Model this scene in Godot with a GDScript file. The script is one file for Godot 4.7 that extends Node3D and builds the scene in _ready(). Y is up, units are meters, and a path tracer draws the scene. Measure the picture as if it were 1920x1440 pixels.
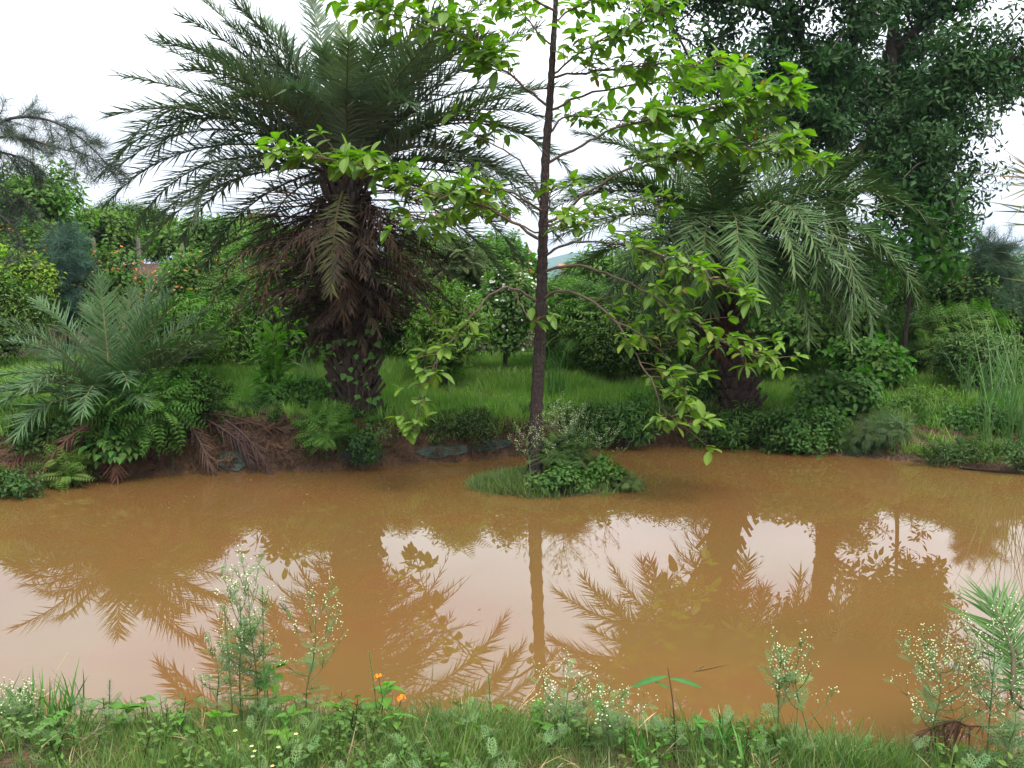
extends Node3D
# A muddy pond: a young broadleaf tree on an islet, date palms on the far bank, weeds on the near bank. Units: metres. Water lies at y = 0.

const EYE := 1.75
const FOCAL := 1656.0        # the photograph's focal length in its own pixels (1920 x 1440)
const PITCH := 6.55          # degrees that the camera looks down

var rng := RandomNumberGenerator.new()
var lump := FastNoiseLite.new()
var fine := FastNoiseLite.new()
var M := {}
var SPRAY := {}
var used := {}
var last_lobes := []

# ---------------------------------------------------------------- shapes
class Shape:
	var v := PackedVector3Array()
	var n := PackedVector3Array()
	var c := PackedColorArray()
	var ix := PackedInt32Array()
	func tri(a: Vector3, b: Vector3, d: Vector3, k: Color) -> void:
		v.append(a); v.append(b); v.append(d)
		c.append(k); c.append(k); c.append(k)
	func tri3(a: Vector3, b: Vector3, d: Vector3, ka: Color, kb: Color, kd: Color) -> void:
		v.append(a); v.append(b); v.append(d)
		c.append(ka); c.append(kb); c.append(kd)
	func quad(a: Vector3, b: Vector3, d: Vector3, e: Vector3, k: Color) -> void:
		tri(a, b, d, k); tri(a, d, e, k)
	func mesh(mat: Material) -> ArrayMesh:
		var arr := []
		arr.resize(Mesh.ARRAY_MAX)
		arr[Mesh.ARRAY_VERTEX] = v
		if n.size() == v.size(): arr[Mesh.ARRAY_NORMAL] = n
		if c.size() == v.size(): arr[Mesh.ARRAY_COLOR] = c
		if ix.size(): arr[Mesh.ARRAY_INDEX] = ix
		var m := ArrayMesh.new()
		m.add_surface_from_arrays(Mesh.PRIMITIVE_TRIANGLES, arr)
		m.surface_set_material(0, mat)
		return m

const ELLIPSE := [[0.0, 0.06], [0.18, 0.58], [0.45, 1.0], [0.72, 0.86], [0.92, 0.4], [1.0, 0.0]]
const OVATE := [[0.0, 0.1], [0.14, 0.74], [0.36, 1.0], [0.7, 0.55], [1.0, 0.0]]
const SIMPLE := [[0.0, 0.08], [0.42, 1.0], [1.0, 0.0]]
const LANCE := [[0.0, 0.55], [0.3, 1.0], [1.0, 0.0]]
const BLADE := [[0.0, 0.8], [0.45, 1.0], [0.8, 0.6], [1.0, 0.0]]

# a leaf from BASE along DIR with its upper face towards UP; FOLD lifts the edges, CURL bends the tip down
func leaf(s: Shape, at_base: Vector3, dir: Vector3, up: Vector3, l: float, w: float, fold: float, curl: float, k: Color, profile: Array = SIMPLE, rib := 1.0) -> void:
	var side := dir.cross(up)
	if side.length_squared() < 1e-6: side = dir.cross(Vector3(0.31, 0.2, 0.93))
	side = side.normalized()
	var top := side.cross(dir).normalized()
	var kr := Color(k.r * rib, k.g * rib, k.b * rib)
	var pm := at_base; var pl := at_base; var pr := at_base
	for i in profile.size():
		var t: float = profile[i][0]
		var hw: float = profile[i][1] * w * 0.5
		var m := at_base + dir * (l * t) - top * (curl * l * t * t)
		var a := m - side * hw + top * (fold * hw)
		var b := m + side * hw + top * (fold * hw)
		if i > 0:
			if hw > 1e-6:
				s.tri3(pm, pl, a, kr, k, k); s.tri3(pm, a, m, kr, k, kr)
				s.tri3(pm, m, b, kr, kr, k); s.tri3(pm, b, pr, kr, k, k)
			else:
				s.tri3(pm, pl, m, kr, k, kr); s.tri3(pm, m, pr, kr, kr, k)
		pm = m; pl = a; pr = b

func tube(s: Shape, pts: PackedVector3Array, radii: PackedFloat32Array, sides: int, k: Color, rough := 0.0) -> void:
	var start := s.v.size()
	var cnt := pts.size()
	var ref := Vector3(0.13, 0.21, 0.97)
	for i in cnt:
		var t := (pts[mini(i + 1, cnt - 1)] - pts[maxi(i - 1, 0)]).normalized()
		if absf(t.dot(ref)) > 0.96: ref = Vector3(0.9, 0.1, 0.2)
		var a := t.cross(ref).normalized()
		var b := t.cross(a).normalized()
		ref = b.cross(t).normalized() if absf(b.cross(t).dot(t)) < 0.5 else ref
		for j in sides:
			var ang := TAU * j / sides
			var d := a * cos(ang) + b * sin(ang)
			var r := radii[i]
			if rough > 0.0: r *= 1.0 + rough * lump.get_noise_3d(pts[i].x * 90.0 + d.x * 40.0, pts[i].y * 60.0, pts[i].z * 90.0 + d.z * 40.0)
			s.v.append(pts[i] + d * r); s.n.append(d); s.c.append(k)
	for i in cnt - 1:
		for j in sides:
			var p := start + i * sides + j
			var q := start + i * sides + (j + 1) % sides
			s.ix.append(p); s.ix.append(p + sides); s.ix.append(q)
			s.ix.append(q); s.ix.append(p + sides); s.ix.append(q + sides)

func taper(pts: PackedVector3Array, r0: float, r1: float) -> PackedFloat32Array:
	var out := PackedFloat32Array()
	for i in pts.size(): out.append(lerpf(r0, r1, float(i) / maxf(1.0, pts.size() - 1)))
	return out

# a smooth line through POINTS, STEPS pieces between each two
func smooth(points: Array, steps: int) -> PackedVector3Array:
	var out := PackedVector3Array()
	var cnt := points.size()
	for i in cnt - 1:
		var p0: Vector3 = points[maxi(i - 1, 0)]
		var p1: Vector3 = points[i]
		var p2: Vector3 = points[i + 1]
		var p3: Vector3 = points[mini(i + 2, cnt - 1)]
		for k in steps: out.append(p1.cubic_interpolate(p2, p0, p3, float(k) / steps))
	out.append(points[cnt - 1])
	return out

func along(pts: PackedVector3Array, t: float) -> Vector3:
	var f := clampf(t, 0.0, 1.0) * (pts.size() - 1)
	var i := mini(int(f), pts.size() - 2)
	return pts[i].lerp(pts[i + 1], f - i)

func heading(pts: PackedVector3Array, t: float) -> Vector3:
	var i := mini(int(clampf(t, 0.0, 1.0) * (pts.size() - 1)), pts.size() - 2)
	return (pts[i + 1] - pts[i]).normalized()

# ---------------------------------------------------------------- chance
func R(a: float, b: float) -> float: return rng.randf_range(a, b)
func any_way() -> Vector3:
	var y := R(-1.0, 1.0)
	var a := R(0.0, TAU)
	var r := sqrt(1.0 - y * y)
	return Vector3(r * cos(a), y, r * sin(a))
func vary(k: Color, much := 0.2) -> Color:
	var b := R(1.0 - much, 1.0 + much)
	return Color(k.r * b * R(1.0 - much * 0.6, 1.0 + much * 0.6), k.g * b, k.b * b * R(1.0 - much * 0.5, 1.0 + much * 0.5))
func fresh(word: String) -> void: rng.seed = word.hash()

# ---------------------------------------------------------------- nodes
func numbered(called: String) -> String:
	var k: int = used.get(called, 0)
	used[called] = k + 1
	return called if k == 0 else "%s_%03d" % [called, k]
func tag(o: Node, label: String, category := "", group := "", kind := "") -> void:
	if label: o.set_meta("label", label)
	if category: o.set_meta("category", category)
	if group: o.set_meta("group", group)
	if kind: o.set_meta("kind", kind)
func thing(called: String, label: String, category: String, where := Vector3.ZERO, group := "") -> Node3D:
	var o := Node3D.new()
	o.name = numbered(called)
	add_child(o)
	o.position = where
	tag(o, label, category, group)
	fresh(label)
	return o
func part(called: String, m: Mesh, parent: Node, where := Transform3D.IDENTITY) -> MeshInstance3D:
	var o := MeshInstance3D.new()
	var key := "%s/%s" % [parent.get_path() if parent.is_inside_tree() else parent.name, called]
	var k: int = used.get(key, 0)
	used[key] = k + 1
	o.name = called if k == 0 else "%s_%03d" % [called, k]
	o.mesh = m
	o.transform = where
	parent.add_child(o)
	return o
func whole(called: String, m: Mesh, label: String, category := "", group := "", kind := "") -> MeshInstance3D:
	var o := MeshInstance3D.new()
	o.name = numbered(called)
	o.mesh = m
	add_child(o)
	tag(o, label, category, group, kind)
	return o
func many(called: String, m: Mesh, places: Array, tints: Array, parent: Node, kind := "stuff") -> MultiMeshInstance3D:
	var mm := MultiMesh.new()
	mm.transform_format = MultiMesh.TRANSFORM_3D
	mm.use_colors = true
	mm.mesh = m
	mm.instance_count = places.size()
	for i in places.size():
		mm.set_instance_transform(i, places[i])
		mm.set_instance_color(i, tints[i])
	var o := MultiMeshInstance3D.new()
	o.multimesh = mm
	if parent == self:
		o.name = numbered(called)
	else:
		var key := "%s/%s" % [parent.name, called]
		var k: int = used.get(key, 0)
		used[key] = k + 1
		o.name = called if k == 0 else "%s_%03d" % [called, k]
	parent.add_child(o)
	if kind: o.set_meta("kind", kind)
	return o

# a basis whose y axis is OUT, turned by ROLL round it, of size S
func stand(out: Vector3, roll: float, s: float) -> Basis:
	var y := out.normalized()
	var x := y.cross(Vector3(0.2, 0.15, 0.97)).normalized()
	if absf(y.z) > 0.95: x = y.cross(Vector3.RIGHT).normalized()
	var b := Basis(x, y, x.cross(y)).rotated(y, roll)
	return b.scaled(Vector3(s, s, s))
func grown(where: Vector3, out: Vector3, s: float) -> Transform3D:
	return Transform3D(stand(out, R(0, TAU), s), where)

# ---------------------------------------------------------------- places
# the point D metres ahead that shows at column U, row V of the photograph
func at(u: float, v: float, d: float) -> Vector3:
	var p := deg_to_rad(PITCH)
	var s := (720.0 - v) / FOCAL
	var dy := d * (s * cos(p) - sin(p)) / (cos(p) + s * sin(p))
	return Vector3((u - 960.0) / FOCAL * (d * cos(p) - dy * sin(p)), EYE + dy, -d)
# the ground D metres ahead under column U
func foot(u: float, d: float) -> Vector3:
	var x := (u - 960.0) / FOCAL * (d + 0.13)
	return Vector3(x, land(x, d), -d)

const FAR_SHORE := [[-30.0, 5.0], [-9.0, 5.6], [-5.2, 6.75], [-4.14, 7.5], [-3.63, 7.77], [-2.86, 8.02], [-1.55, 8.18], [-0.83, 8.48], [-0.05, 8.8], [0.8, 9.32], [1.68, 9.45], [2.51, 9.32], [3.22, 8.91], [3.89, 8.56], [4.46, 8.25], [5.0, 8.05], [7.0, 7.4], [30.0, 6.5]]
const NEAR_SHORE := [[-30.0, 4.3], [-6.0, 3.7], [-2.6, 3.42], [-1.6, 3.3], [-0.5, 3.28], [0.2, 3.2], [0.7, 3.16], [1.3, 3.02], [2.0, 3.0], [4.0, 3.2], [30.0, 3.4]]
func shore(line: Array, x: float) -> float:
	for i in line.size() - 1:
		if x < line[i + 1][0]:
			var t: float = clampf((x - line[i][0]) / (line[i + 1][0] - line[i][0]), 0.0, 1.0)
			return lerpf(line[i][1], line[i + 1][1], t)
	return line[line.size() - 1][1]
func far_edge(x: float) -> float: return shore(FAR_SHORE, x) + 0.09 * lump.get_noise_2d(x * 14.0, 3.0) + 0.05 * fine.get_noise_2d(x * 16.0, 9.0)
func near_edge(x: float) -> float: return shore(NEAR_SHORE, x) + 0.1 * lump.get_noise_2d(x * 20.0, 30.0)

func land(x: float, d: float) -> float:
	var fe := far_edge(x)
	var ne := near_edge(x)
	var o := d - fe
	var near := ne - d
	var y := 0.0
	if near > 0.0:
		y = 0.13 * smoothstep(0.0, 0.3, near) + 0.12 * smoothstep(0.2, 2.0, near) + 0.03 * fine.get_noise_2d(x * 9.0, d * 9.0) * smoothstep(0.0, 0.2, near)
		y += 0.05 * lump.get_noise_2d(x * 10.0, d * 10.0)
	elif o < 0.0:
		y = -0.55 * smoothstep(0.0, 0.5, minf(-o, -near))
	else:
		var top := lerpf(0.47, 0.34, smoothstep(-2.0, -0.6, x))
		var wide := lerpf(0.27, 1.5, smoothstep(2.0, 3.6, x))
		var t := clampf(o / wide, 0.0, 1.0)
		var face := 1.0 - pow(1.0 - t, 1.8)
		y = top * face
		var rugged := smoothstep(0.0, 0.15, o) * (1.0 - 0.75 * smoothstep(wide, wide + 0.6, o))
		y += rugged * (0.10 * lump.get_noise_3d(x * 26.0, y * 40.0, d * 20.0) + 0.05 * fine.get_noise_3d(x * 30.0, y * 40.0, d * 22.0))
		y += 0.12 * smoothstep(0.5, 5.0, o) + 0.08 * lump.get_noise_2d(x * 5.0, d * 5.0) * smoothstep(0.6, 2.0, o)
		y += 1.7 * smoothstep(13.0, 23.0, d) * smoothstep(-2.0, -6.0, x)
	return y * (1.0 - smoothstep(9.0, 11.0, absf(x))) + (0.4 * smoothstep(9.0, 11.0, absf(x)) + maxf(0.0, 1.7 * smoothstep(13.0, 23.0, d) * smoothstep(-2.0, -6.0, x)) * smoothstep(9.0, 11.0, absf(x)))

# ---------------------------------------------------------------- materials
func plain(rough: float, gloss := 0.5) -> StandardMaterial3D:
	var m := StandardMaterial3D.new()
	m.vertex_color_use_as_albedo = true
	m.roughness = rough
	m.metallic_specular = gloss
	m.cull_mode = BaseMaterial3D.CULL_DISABLED
	return m
func leafy(rough: float, through: Color, gloss := 0.5) -> StandardMaterial3D:
	var m := plain(rough, gloss)
	m.backlight_enabled = true
	m.backlight = through
	return m
func noise_texture(freq: float, stops: Array, size := 512, kind := FastNoiseLite.TYPE_SIMPLEX_SMOOTH, octaves := 5, seed_no := 1) -> NoiseTexture2D:
	var f := FastNoiseLite.new()
	f.noise_type = kind
	f.frequency = freq
	f.fractal_octaves = octaves
	f.seed = seed_no
	var t := NoiseTexture2D.new()
	t.width = size; t.height = size
	t.seamless = true
	t.noise = f
	var ramp := Gradient.new()
	ramp.offsets = PackedFloat32Array(stops.map(func(e): return e[0]))
	ramp.colors = PackedColorArray(stops.map(func(e): return e[1]))
	t.color_ramp = ramp
	return t
func lin(r: float, g: float, b: float) -> Color: return Color(r, g, b).linear_to_srgb()

func make_materials() -> void:
	M.leaf = leafy(0.55, Color(0.75, 1.0, 0.3), 0.28)
	M.young = leafy(0.42, Color(0.8, 1.0, 0.25), 0.38)
	M.dull = leafy(0.6, Color(0.5, 0.7, 0.3), 0.4)
	M.dark = leafy(0.6, Color(0.45, 0.65, 0.22), 0.22)
	M.palm = leafy(0.5, Color(0.4, 0.5, 0.25), 0.29)
	M.grass = leafy(0.5, Color(0.7, 0.95, 0.35), 0.4)
	M.dead = leafy(0.8, Color(0.3, 0.25, 0.2), 0.3)
	M.flower = leafy(0.7, Color(0.8, 0.8, 0.7), 0.3)
	M.wood = plain(0.8, 0.35)
	M.wood.albedo_texture = noise_texture(0.02, [[0.0, lin(0.45, 0.45, 0.45)], [0.5, lin(0.85, 0.83, 0.8)], [1.0, lin(1.0, 1.0, 1.0)]], 256)
	M.wood.uv1_triplanar = true
	M.wood.uv1_scale = Vector3(3.0, 1.0, 3.0)
	M.bark = plain(0.85, 0.3)
	M.bark.albedo_texture = noise_texture(0.03, [[0.25, lin(0.45, 0.44, 0.43)], [0.5, lin(0.85, 0.82, 0.8)], [0.75, lin(1.0, 0.97, 0.92)]], 512, FastNoiseLite.TYPE_SIMPLEX_SMOOTH, 5, 4)
	M.bark.uv1_triplanar = true
	M.bark.uv1_world_triplanar = true
	M.bark.uv1_scale = Vector3(3.2, 0.8, 3.2)
	M.bark.heightmap_enabled = true
	M.bark.heightmap_texture = noise_texture(0.05, [[0.2, Color.BLACK], [0.8, Color.WHITE]], 512, FastNoiseLite.TYPE_SIMPLEX_SMOOTH, 5, 8)
	M.bark.heightmap_scale = 1.2
	M.soil = plain(0.85, 0.35)
	M.soil.vertex_color_use_as_albedo = false
	M.soil.albedo_texture = noise_texture(0.012, [[0.0, lin(0.026, 0.017, 0.011)], [0.4, lin(0.055, 0.033, 0.019)], [0.62, lin(0.09, 0.047, 0.024)], [0.85, lin(0.135, 0.068, 0.032)]], 1024, FastNoiseLite.TYPE_SIMPLEX_SMOOTH, 6, 3)
	M.soil.uv1_triplanar = true
	M.soil.uv1_world_triplanar = true
	M.soil.uv1_scale = Vector3(0.55, 0.55, 0.55)
	M.soil.heightmap_enabled = true
	M.soil.heightmap_texture = noise_texture(0.03, [[0.1, Color.BLACK], [0.9, Color.WHITE]], 1024, FastNoiseLite.TYPE_SIMPLEX_SMOOTH, 6, 6)
	M.soil.heightmap_scale = 6.0
	M.water = plain(0.0, 0.47)
	M.water.vertex_color_use_as_albedo = false
	M.water.albedo_texture = noise_texture(0.006, [[0.25, lin(0.108, 0.054, 0.018)], [0.5, lin(0.106, 0.0565, 0.0185)], [0.75, lin(0.101, 0.057, 0.0185)]], 512, FastNoiseLite.TYPE_SIMPLEX_SMOOTH, 3, 12)
	M.water.uv1_triplanar = true
	M.water.uv1_world_triplanar = true
	M.water.uv1_scale = Vector3(0.22, 0.22, 0.22)
	M.net = plain(0.75, 0.3)
	M.net.albedo_texture = noise_texture(0.03, [[0.3, lin(0.35, 0.4, 0.38)], [0.5, lin(0.8, 0.85, 0.82)], [0.7, lin(1.0, 1.0, 1.0)]], 256, FastNoiseLite.TYPE_SIMPLEX_SMOOTH, 5, 21)
	M.net.uv1_triplanar = true
	M.net.uv1_world_triplanar = true
	M.net.uv1_scale = Vector3(1.4, 1.4, 1.4)
	M.hill = plain(0.95, 0.1)
	M.roof = plain(0.8, 0.3)

# ---------------------------------------------------------------- sprays: small leafy twigs that bushes and crowns are made of, growing along +y
func twig(s: Shape, a: Vector3, b: Vector3, r: float, k: Color) -> void:
	var d := (b - a).normalized()
	var x := d.cross(Vector3(0.3, 0.2, 0.93)).normalized() * r
	var z := d.cross(x).normalized() * r
	s.quad(a - x, a + x, b + x * 0.4, b - x * 0.4, k)
	s.quad(a - z, a + z, b + z * 0.4, b - z * 0.4, k)

func make_spray(word: String, count: int, reach: float, l: float, w: float, spread: float, droop: float, mat: Material, profile: Array, bend := 0.25) -> ArrayMesh:
	fresh(word)
	var s := Shape.new()
	var stemk := Color(0.35, 0.3, 0.25)
	twig(s, Vector3.ZERO, Vector3(0, reach, 0), 0.006, stemk)
	for i in count:
		var t := pow(float(i + 0.5) / count, 0.8)
		var a := i * 2.4 + R(-0.5, 0.5)
		var rad := Vector3(cos(a), 0, sin(a))
		var p := Vector3(0, reach * t, 0) + rad * reach * spread * R(0.2, 1.0)
		var d := (rad * R(0.7, 1.2) + Vector3(0, R(0.1, 0.9) - droop, 0) + any_way() * 0.25).normalized()
		twig(s, Vector3(0, reach * t * 0.85, 0), p, 0.003, stemk)
		leaf(s, p, d, (Vector3.UP + rad * 0.2 + any_way() * 0.5).normalized(), l * R(0.65, 1.2), w * R(0.75, 1.15), 0.3, bend * R(0.3, 1.6), vary(Color(1, 1, 1), 0.22), profile, 1.12)
	return s.mesh(mat)

func make_pinnate(word: String, fronds: int, reach: float, pairs: int, l: float, w: float, mat: Material) -> ArrayMesh:
	fresh(word)
	var s := Shape.new()
	for i in fronds:
		var a := i * 2.4 + R(-0.4, 0.4)
		var d := Vector3(cos(a), R(0.3, 1.4), sin(a)).normalized()
		var p := Vector3.ZERO
		var k := vary(Color(1, 1, 1), 0.2)
		var len := reach * R(0.7, 1.15)
		for j in pairs:
			var q := p + d * (len / pairs)
			d = (d + Vector3(0, -0.09, 0)).normalized()
			twig(s, p, q, 0.003, Color(k.r * 0.8, k.g * 0.7, k.b * 0.6))
			p = q
			if j > 0:
				var side := d.cross(Vector3.UP).normalized()
				var sz := sin(PI * (0.12 + 0.8 * float(j) / pairs))
				for sg: float in [-1.0, 1.0]:
					leaf(s, p, (side * sg + d * 0.45 + Vector3(0, -0.1, 0)).normalized(), Vector3.UP, l * sz, w * sz, 0.15, 0.1, k, SIMPLE)
	return s.mesh(mat)

func make_needles(word: String, count: int, reach: float, l: float, mat: Material) -> ArrayMesh:
	fresh(word)
	var s := Shape.new()
	twig(s, Vector3.ZERO, Vector3(0, reach, 0), 0.005, Color(0.6, 0.45, 0.4))
	for i in count:
		var p := Vector3(0, reach * R(0.05, 1.0), 0)
		var d := (any_way() + Vector3(0, 0.7, 0)).normalized()
		var k := vary(Color(1, 1, 1), 0.25)
		var side := d.cross(any_way()).normalized() * 0.0022
		var m := p + d * l * 0.5
		var e := m + (d + Vector3(0, -0.35, 0)).normalized() * l * 0.5
		s.quad(p - side, p + side, m + side, m - side, k)
		s.tri(m - side, m + side, e, k)
	return s.mesh(mat)

func make_tuft(word: String, blades: int, tall: float, wide: float, spread: float, lean: float, mat: Material, greens: Array) -> ArrayMesh:
	fresh(word)
	var s := Shape.new()
	for i in blades:
		var a := R(0, TAU)
		var rad := Vector3(cos(a), 0, sin(a))
		var p := rad * spread * sqrt(R(0.0, 1.0))
		var d := (Vector3.UP + Vector3(cos(a + R(-1, 1)), 0, sin(a + R(-1, 1))) * R(0.05, lean)).normalized()
		leaf(s, p, d, -rad, tall * R(0.45, 1.15), wide * R(0.7, 1.2), 0.2, R(-0.1, -0.75), vary(greens[rng.randi() % greens.size()], 0.2), BLADE)
	return s.mesh(mat)

# feathery divided leaf of the white-flowered weed, along +y, upper face towards +z
func make_feather(word: String, l: float, mat: Material) -> ArrayMesh:
	fresh(word)
	var s := Shape.new()
	var k := Color(1, 1, 1)
	for j in 6:
		var t := (j + 0.3) / 6.0
		var p := Vector3(0, l * (0.1 + 0.85 * t), -0.15 * l * t * t)
		var sz := l * 0.42 * sin(PI * (0.25 + 0.68 * t))
		for sg: float in [-1.0, 1.0]:
			var d := Vector3(sg, R(0.6, 1.3), R(-0.15, 0.35)).normalized()
			leaf(s, p, d, Vector3.BACK, sz, l * 0.04, 0.1, 0.15, vary(k, 0.15), LANCE)
			leaf(s, p + d * sz * 0.45, Vector3(sg * 0.2, 1.0, 0.1).normalized(), Vector3.BACK, sz * 0.45, l * 0.035, 0.1, 0.1, vary(k, 0.15), LANCE)
			leaf(s, p + d * sz * 0.4, Vector3(sg, -0.15, 0.1).normalized(), Vector3.BACK, sz * 0.4, l * 0.035, 0.1, 0.1, vary(k, 0.15), LANCE)
	leaf(s, Vector3.ZERO, Vector3.UP, Vector3.BACK, l, l * 0.05, 0.0, 0.15, Color(0.9, 1.0, 0.8), LANCE)
	return s.mesh(mat)

func make_sprays() -> void:
	SPRAY.ovate = [make_spray("ovate a", 16, 0.26, 0.085, 0.045, 0.45, 0.2, M.leaf, OVATE), make_spray("ovate b", 18, 0.3, 0.075, 0.042, 0.4, 0.35, M.leaf, OVATE)]
	SPRAY.small = [make_spray("small a", 30, 0.26, 0.05, 0.024, 0.45, 0.15, M.leaf, SIMPLE), make_spray("small b", 34, 0.3, 0.045, 0.022, 0.5, 0.3, M.leaf, SIMPLE)]
	SPRAY.lance = [make_spray("lance a", 18, 0.3, 0.12, 0.03, 0.3, 0.1, M.leaf, SIMPLE, 0.4), make_spray("lance b", 20, 0.34, 0.11, 0.026, 0.3, 0.0, M.leaf, SIMPLE, 0.5)]
	SPRAY.broad = [make_spray("broad a", 11, 0.3, 0.14, 0.085, 0.45, 0.35, M.leaf, OVATE), make_spray("broad b", 12, 0.26, 0.125, 0.08, 0.5, 0.45, M.leaf, OVATE)]
	SPRAY.tree = [make_spray("tree a", 15, 0.42, 0.15, 0.062, 0.32, 0.45, M.dark, ELLIPSE, 0.35), make_spray("tree b", 17, 0.48, 0.14, 0.06, 0.34, 0.55, M.dark, ELLIPSE, 0.4)]
	SPRAY.pinnate = [make_pinnate("pinnate a", 6, 0.34, 9, 0.07, 0.022, M.leaf), make_pinnate("pinnate b", 7, 0.3, 10, 0.06, 0.02, M.leaf)]
	SPRAY.needle = [make_needles("needle a", 90, 0.4, 0.2, M.dull), make_needles("needle b", 110, 0.45, 0.17, M.dull)]
	SPRAY.meadow = [make_tuft("meadow a", 22, 0.14, 0.0085, 0.09, 1.5, M.grass, [Color(1, 1, 1), Color(0.8, 0.95, 0.7), Color(1.25, 1.1, 0.9)]), make_tuft("meadow b", 22, 0.12, 0.008, 0.1, 1.9, M.grass, [Color(1, 1, 1), Color(0.85, 0.9, 0.8), Color(1.3, 1.15, 1.0)])]
	SPRAY.turf = [make_tuft("turf a", 24, 0.085, 0.0028, 0.05, 1.3, M.grass, [Color(1, 1, 1), Color(0.75, 0.95, 0.7), Color(1.3, 1.15, 0.9)]), make_tuft("turf b", 20, 0.12, 0.0028, 0.06, 2.4, M.grass, [Color(1, 1, 1), Color(0.8, 0.9, 0.8), Color(1.5, 1.15, 0.9), Color(2.0, 1.3, 1.1)]), make_tuft("turf c", 9, 0.14, 0.0044, 0.04, 1.4, M.grass, [Color(1, 1, 1), Color(0.9, 1.0, 0.7)])]
	SPRAY.reed = [make_tuft("reed a", 26, 1.0, 0.008, 0.08, 0.25, M.grass, [Color(1, 1, 1), Color(0.85, 0.95, 0.9)])]
	SPRAY.feather = [make_feather("feather a", 0.1, M.dull), make_feather("feather b", 0.1, M.dull)]
	# blossom: a cluster of small petals
	fresh("blossom")
	var s := Shape.new()
	for i in 12:
		var d := (any_way() + Vector3(0, 0.9, 0)).normalized()
		leaf(s, d * 0.006, d, any_way(), 0.026, 0.02, 0.2, 0.2, vary(Color(1, 1, 1), 0.15), SIMPLE)
	SPRAY.blossom = [s.mesh(M.flower)]
	# head: the button of the white-flowered weed
	s = Shape.new()
	var ring := []
	for j in 6: ring.append(Vector3(cos(TAU * j / 6.0), 0, sin(TAU * j / 6.0)))
	for j in 6:
		var a: Vector3 = ring[j]
		var b: Vector3 = ring[(j + 1) % 6]
		s.tri(Vector3(0, 0.75, 0), b, a, Color(1, 1, 1))
		s.tri(Vector3(0, -0.9, 0), a, b, Color(0.55, 0.7, 0.35))
	SPRAY.head = [s.mesh(M.flower)]

# ---------------------------------------------------------------- plants
# a bush: LOBES of twigs round a base; a lobe is [centre, radii, twigs]
func foliage(root: Node3D, kind: String, lobes: Array, tint: Color, much := 0.22, size := 1.0, droop := 0.0) -> void:
	var spots := []
	var tints := []
	last_lobes = lobes
	var which: int = rng.randi() % SPRAY[kind].size()
	for lb in lobes:
		var c: Vector3 = lb[0]
		var r: Vector3 = lb[1]
		var lobe_tint := vary(tint, much * 0.6)
		for i in int(lb[2]):
			var d := any_way()
			if d.y < -0.35: d.y = -d.y
			var bump := 1.0 + 0.5 * lump.get_noise_3d(d.x * 60.0 + c.x * 31.0, d.y * 60.0, d.z * 60.0 + c.z * 17.0)
			var p := c + d * r * bump * (0.45 + 0.55 * pow(R(0, 1), 0.45))
			var out := (d + Vector3(0, 0.55 - droop, 0) + any_way() * 0.35).normalized()
			spots.append(grown(p, out, size * R(0.7, 1.25)))
			tints.append(vary(lobe_tint, much))
	many("foliage", SPRAY[kind][which], spots, tints, root)

func stems(root: Node3D, reach: Vector3, cnt: int, r: float, k: Color) -> void:
	for i in cnt:
		var e := Vector3(R(-0.6, 0.6) * reach.x, reach.y * R(0.6, 0.85), R(-0.6, 0.6) * reach.z)
		var s := Shape.new()
		var pts := smooth([Vector3(e.x * 0.06, -0.12, e.z * 0.06), Vector3(e.x * 0.3, e.y * 0.4, e.z * 0.3), e], 4)
		tube(s, pts, taper(pts, r * R(0.8, 1.2), r * 0.3), 6, k)
		part("stem", s.mesh(M.wood), root)

func lobes_in(reach: Vector3, cnt: int, twigs: int, low := 0.3) -> Array:
	var out := []
	for i in cnt:
		var a := i * 2.4 + R(-0.4, 0.4)
		var q := sqrt((i + 0.5) / cnt)
		var h := R(low, 0.8) if i > 0 else 0.72
		var c := Vector3(cos(a) * reach.x * 0.62 * q, reach.y * h, sin(a) * reach.z * 0.62 * q)
		var r := Vector3(reach.x * R(0.36, 0.52), minf(reach.y * R(0.22, 0.34), reach.y * (1.0 - h) + 0.12 * reach.y), reach.z * R(0.36, 0.52))
		out.append([c, r, twigs])
	return out

# a bush of half-widths REACH.x and REACH.z and height REACH.y
func bush(called: String, label: String, category: String, group: String, where: Vector3, reach: Vector3, kind: String, cnt: int, twigs: int, tint: Color, size := 1.0, much := 0.22, droop := 0.0, low := 0.15) -> Node3D:
	var root := thing(called, label, category, where, group)
	stems(root, reach, 4, 0.012 + 0.01 * reach.y, Color(0.09, 0.07, 0.05))
	foliage(root, kind, lobes_in(reach, cnt, twigs, low), tint, much, size, droop)
	return root

# single broad leaves over a clump of half-widths REACH.x and REACH.z
func leaf_parts(root: Node3D, reach: Vector3, cnt: int, l: float, k: Color) -> void:
	var kinds := []
	for i in 4:
		var f := Shape.new()
		leaf(f, Vector3.ZERO, Vector3.UP, Vector3.BACK, l, l * R(0.6, 0.75), 0.25, R(0.15, 0.5), vary(k, 0.2), OVATE, 1.15)
		kinds.append(f.mesh(M.leaf))
	for i in cnt:
		var o := any_way()
		if o.z < -0.4: o.z = -o.z
		var bump := 1.0 + 0.6 * lump.get_noise_3d(o.x * 70.0, o.y * 70.0, o.z * 70.0)
		var p := Vector3(0, reach.y * 0.5, 0) + o * reach * Vector3(0.9, 0.55, 0.9) * bump * R(0.6, 1.0)
		part("leaf", kinds[rng.randi() % 4], root, aim_leaf(p, o + Vector3(0, R(-0.9, 0.1), 0.3), Vector3.UP + o * 0.8, R(0.6, 1.2)))

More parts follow.
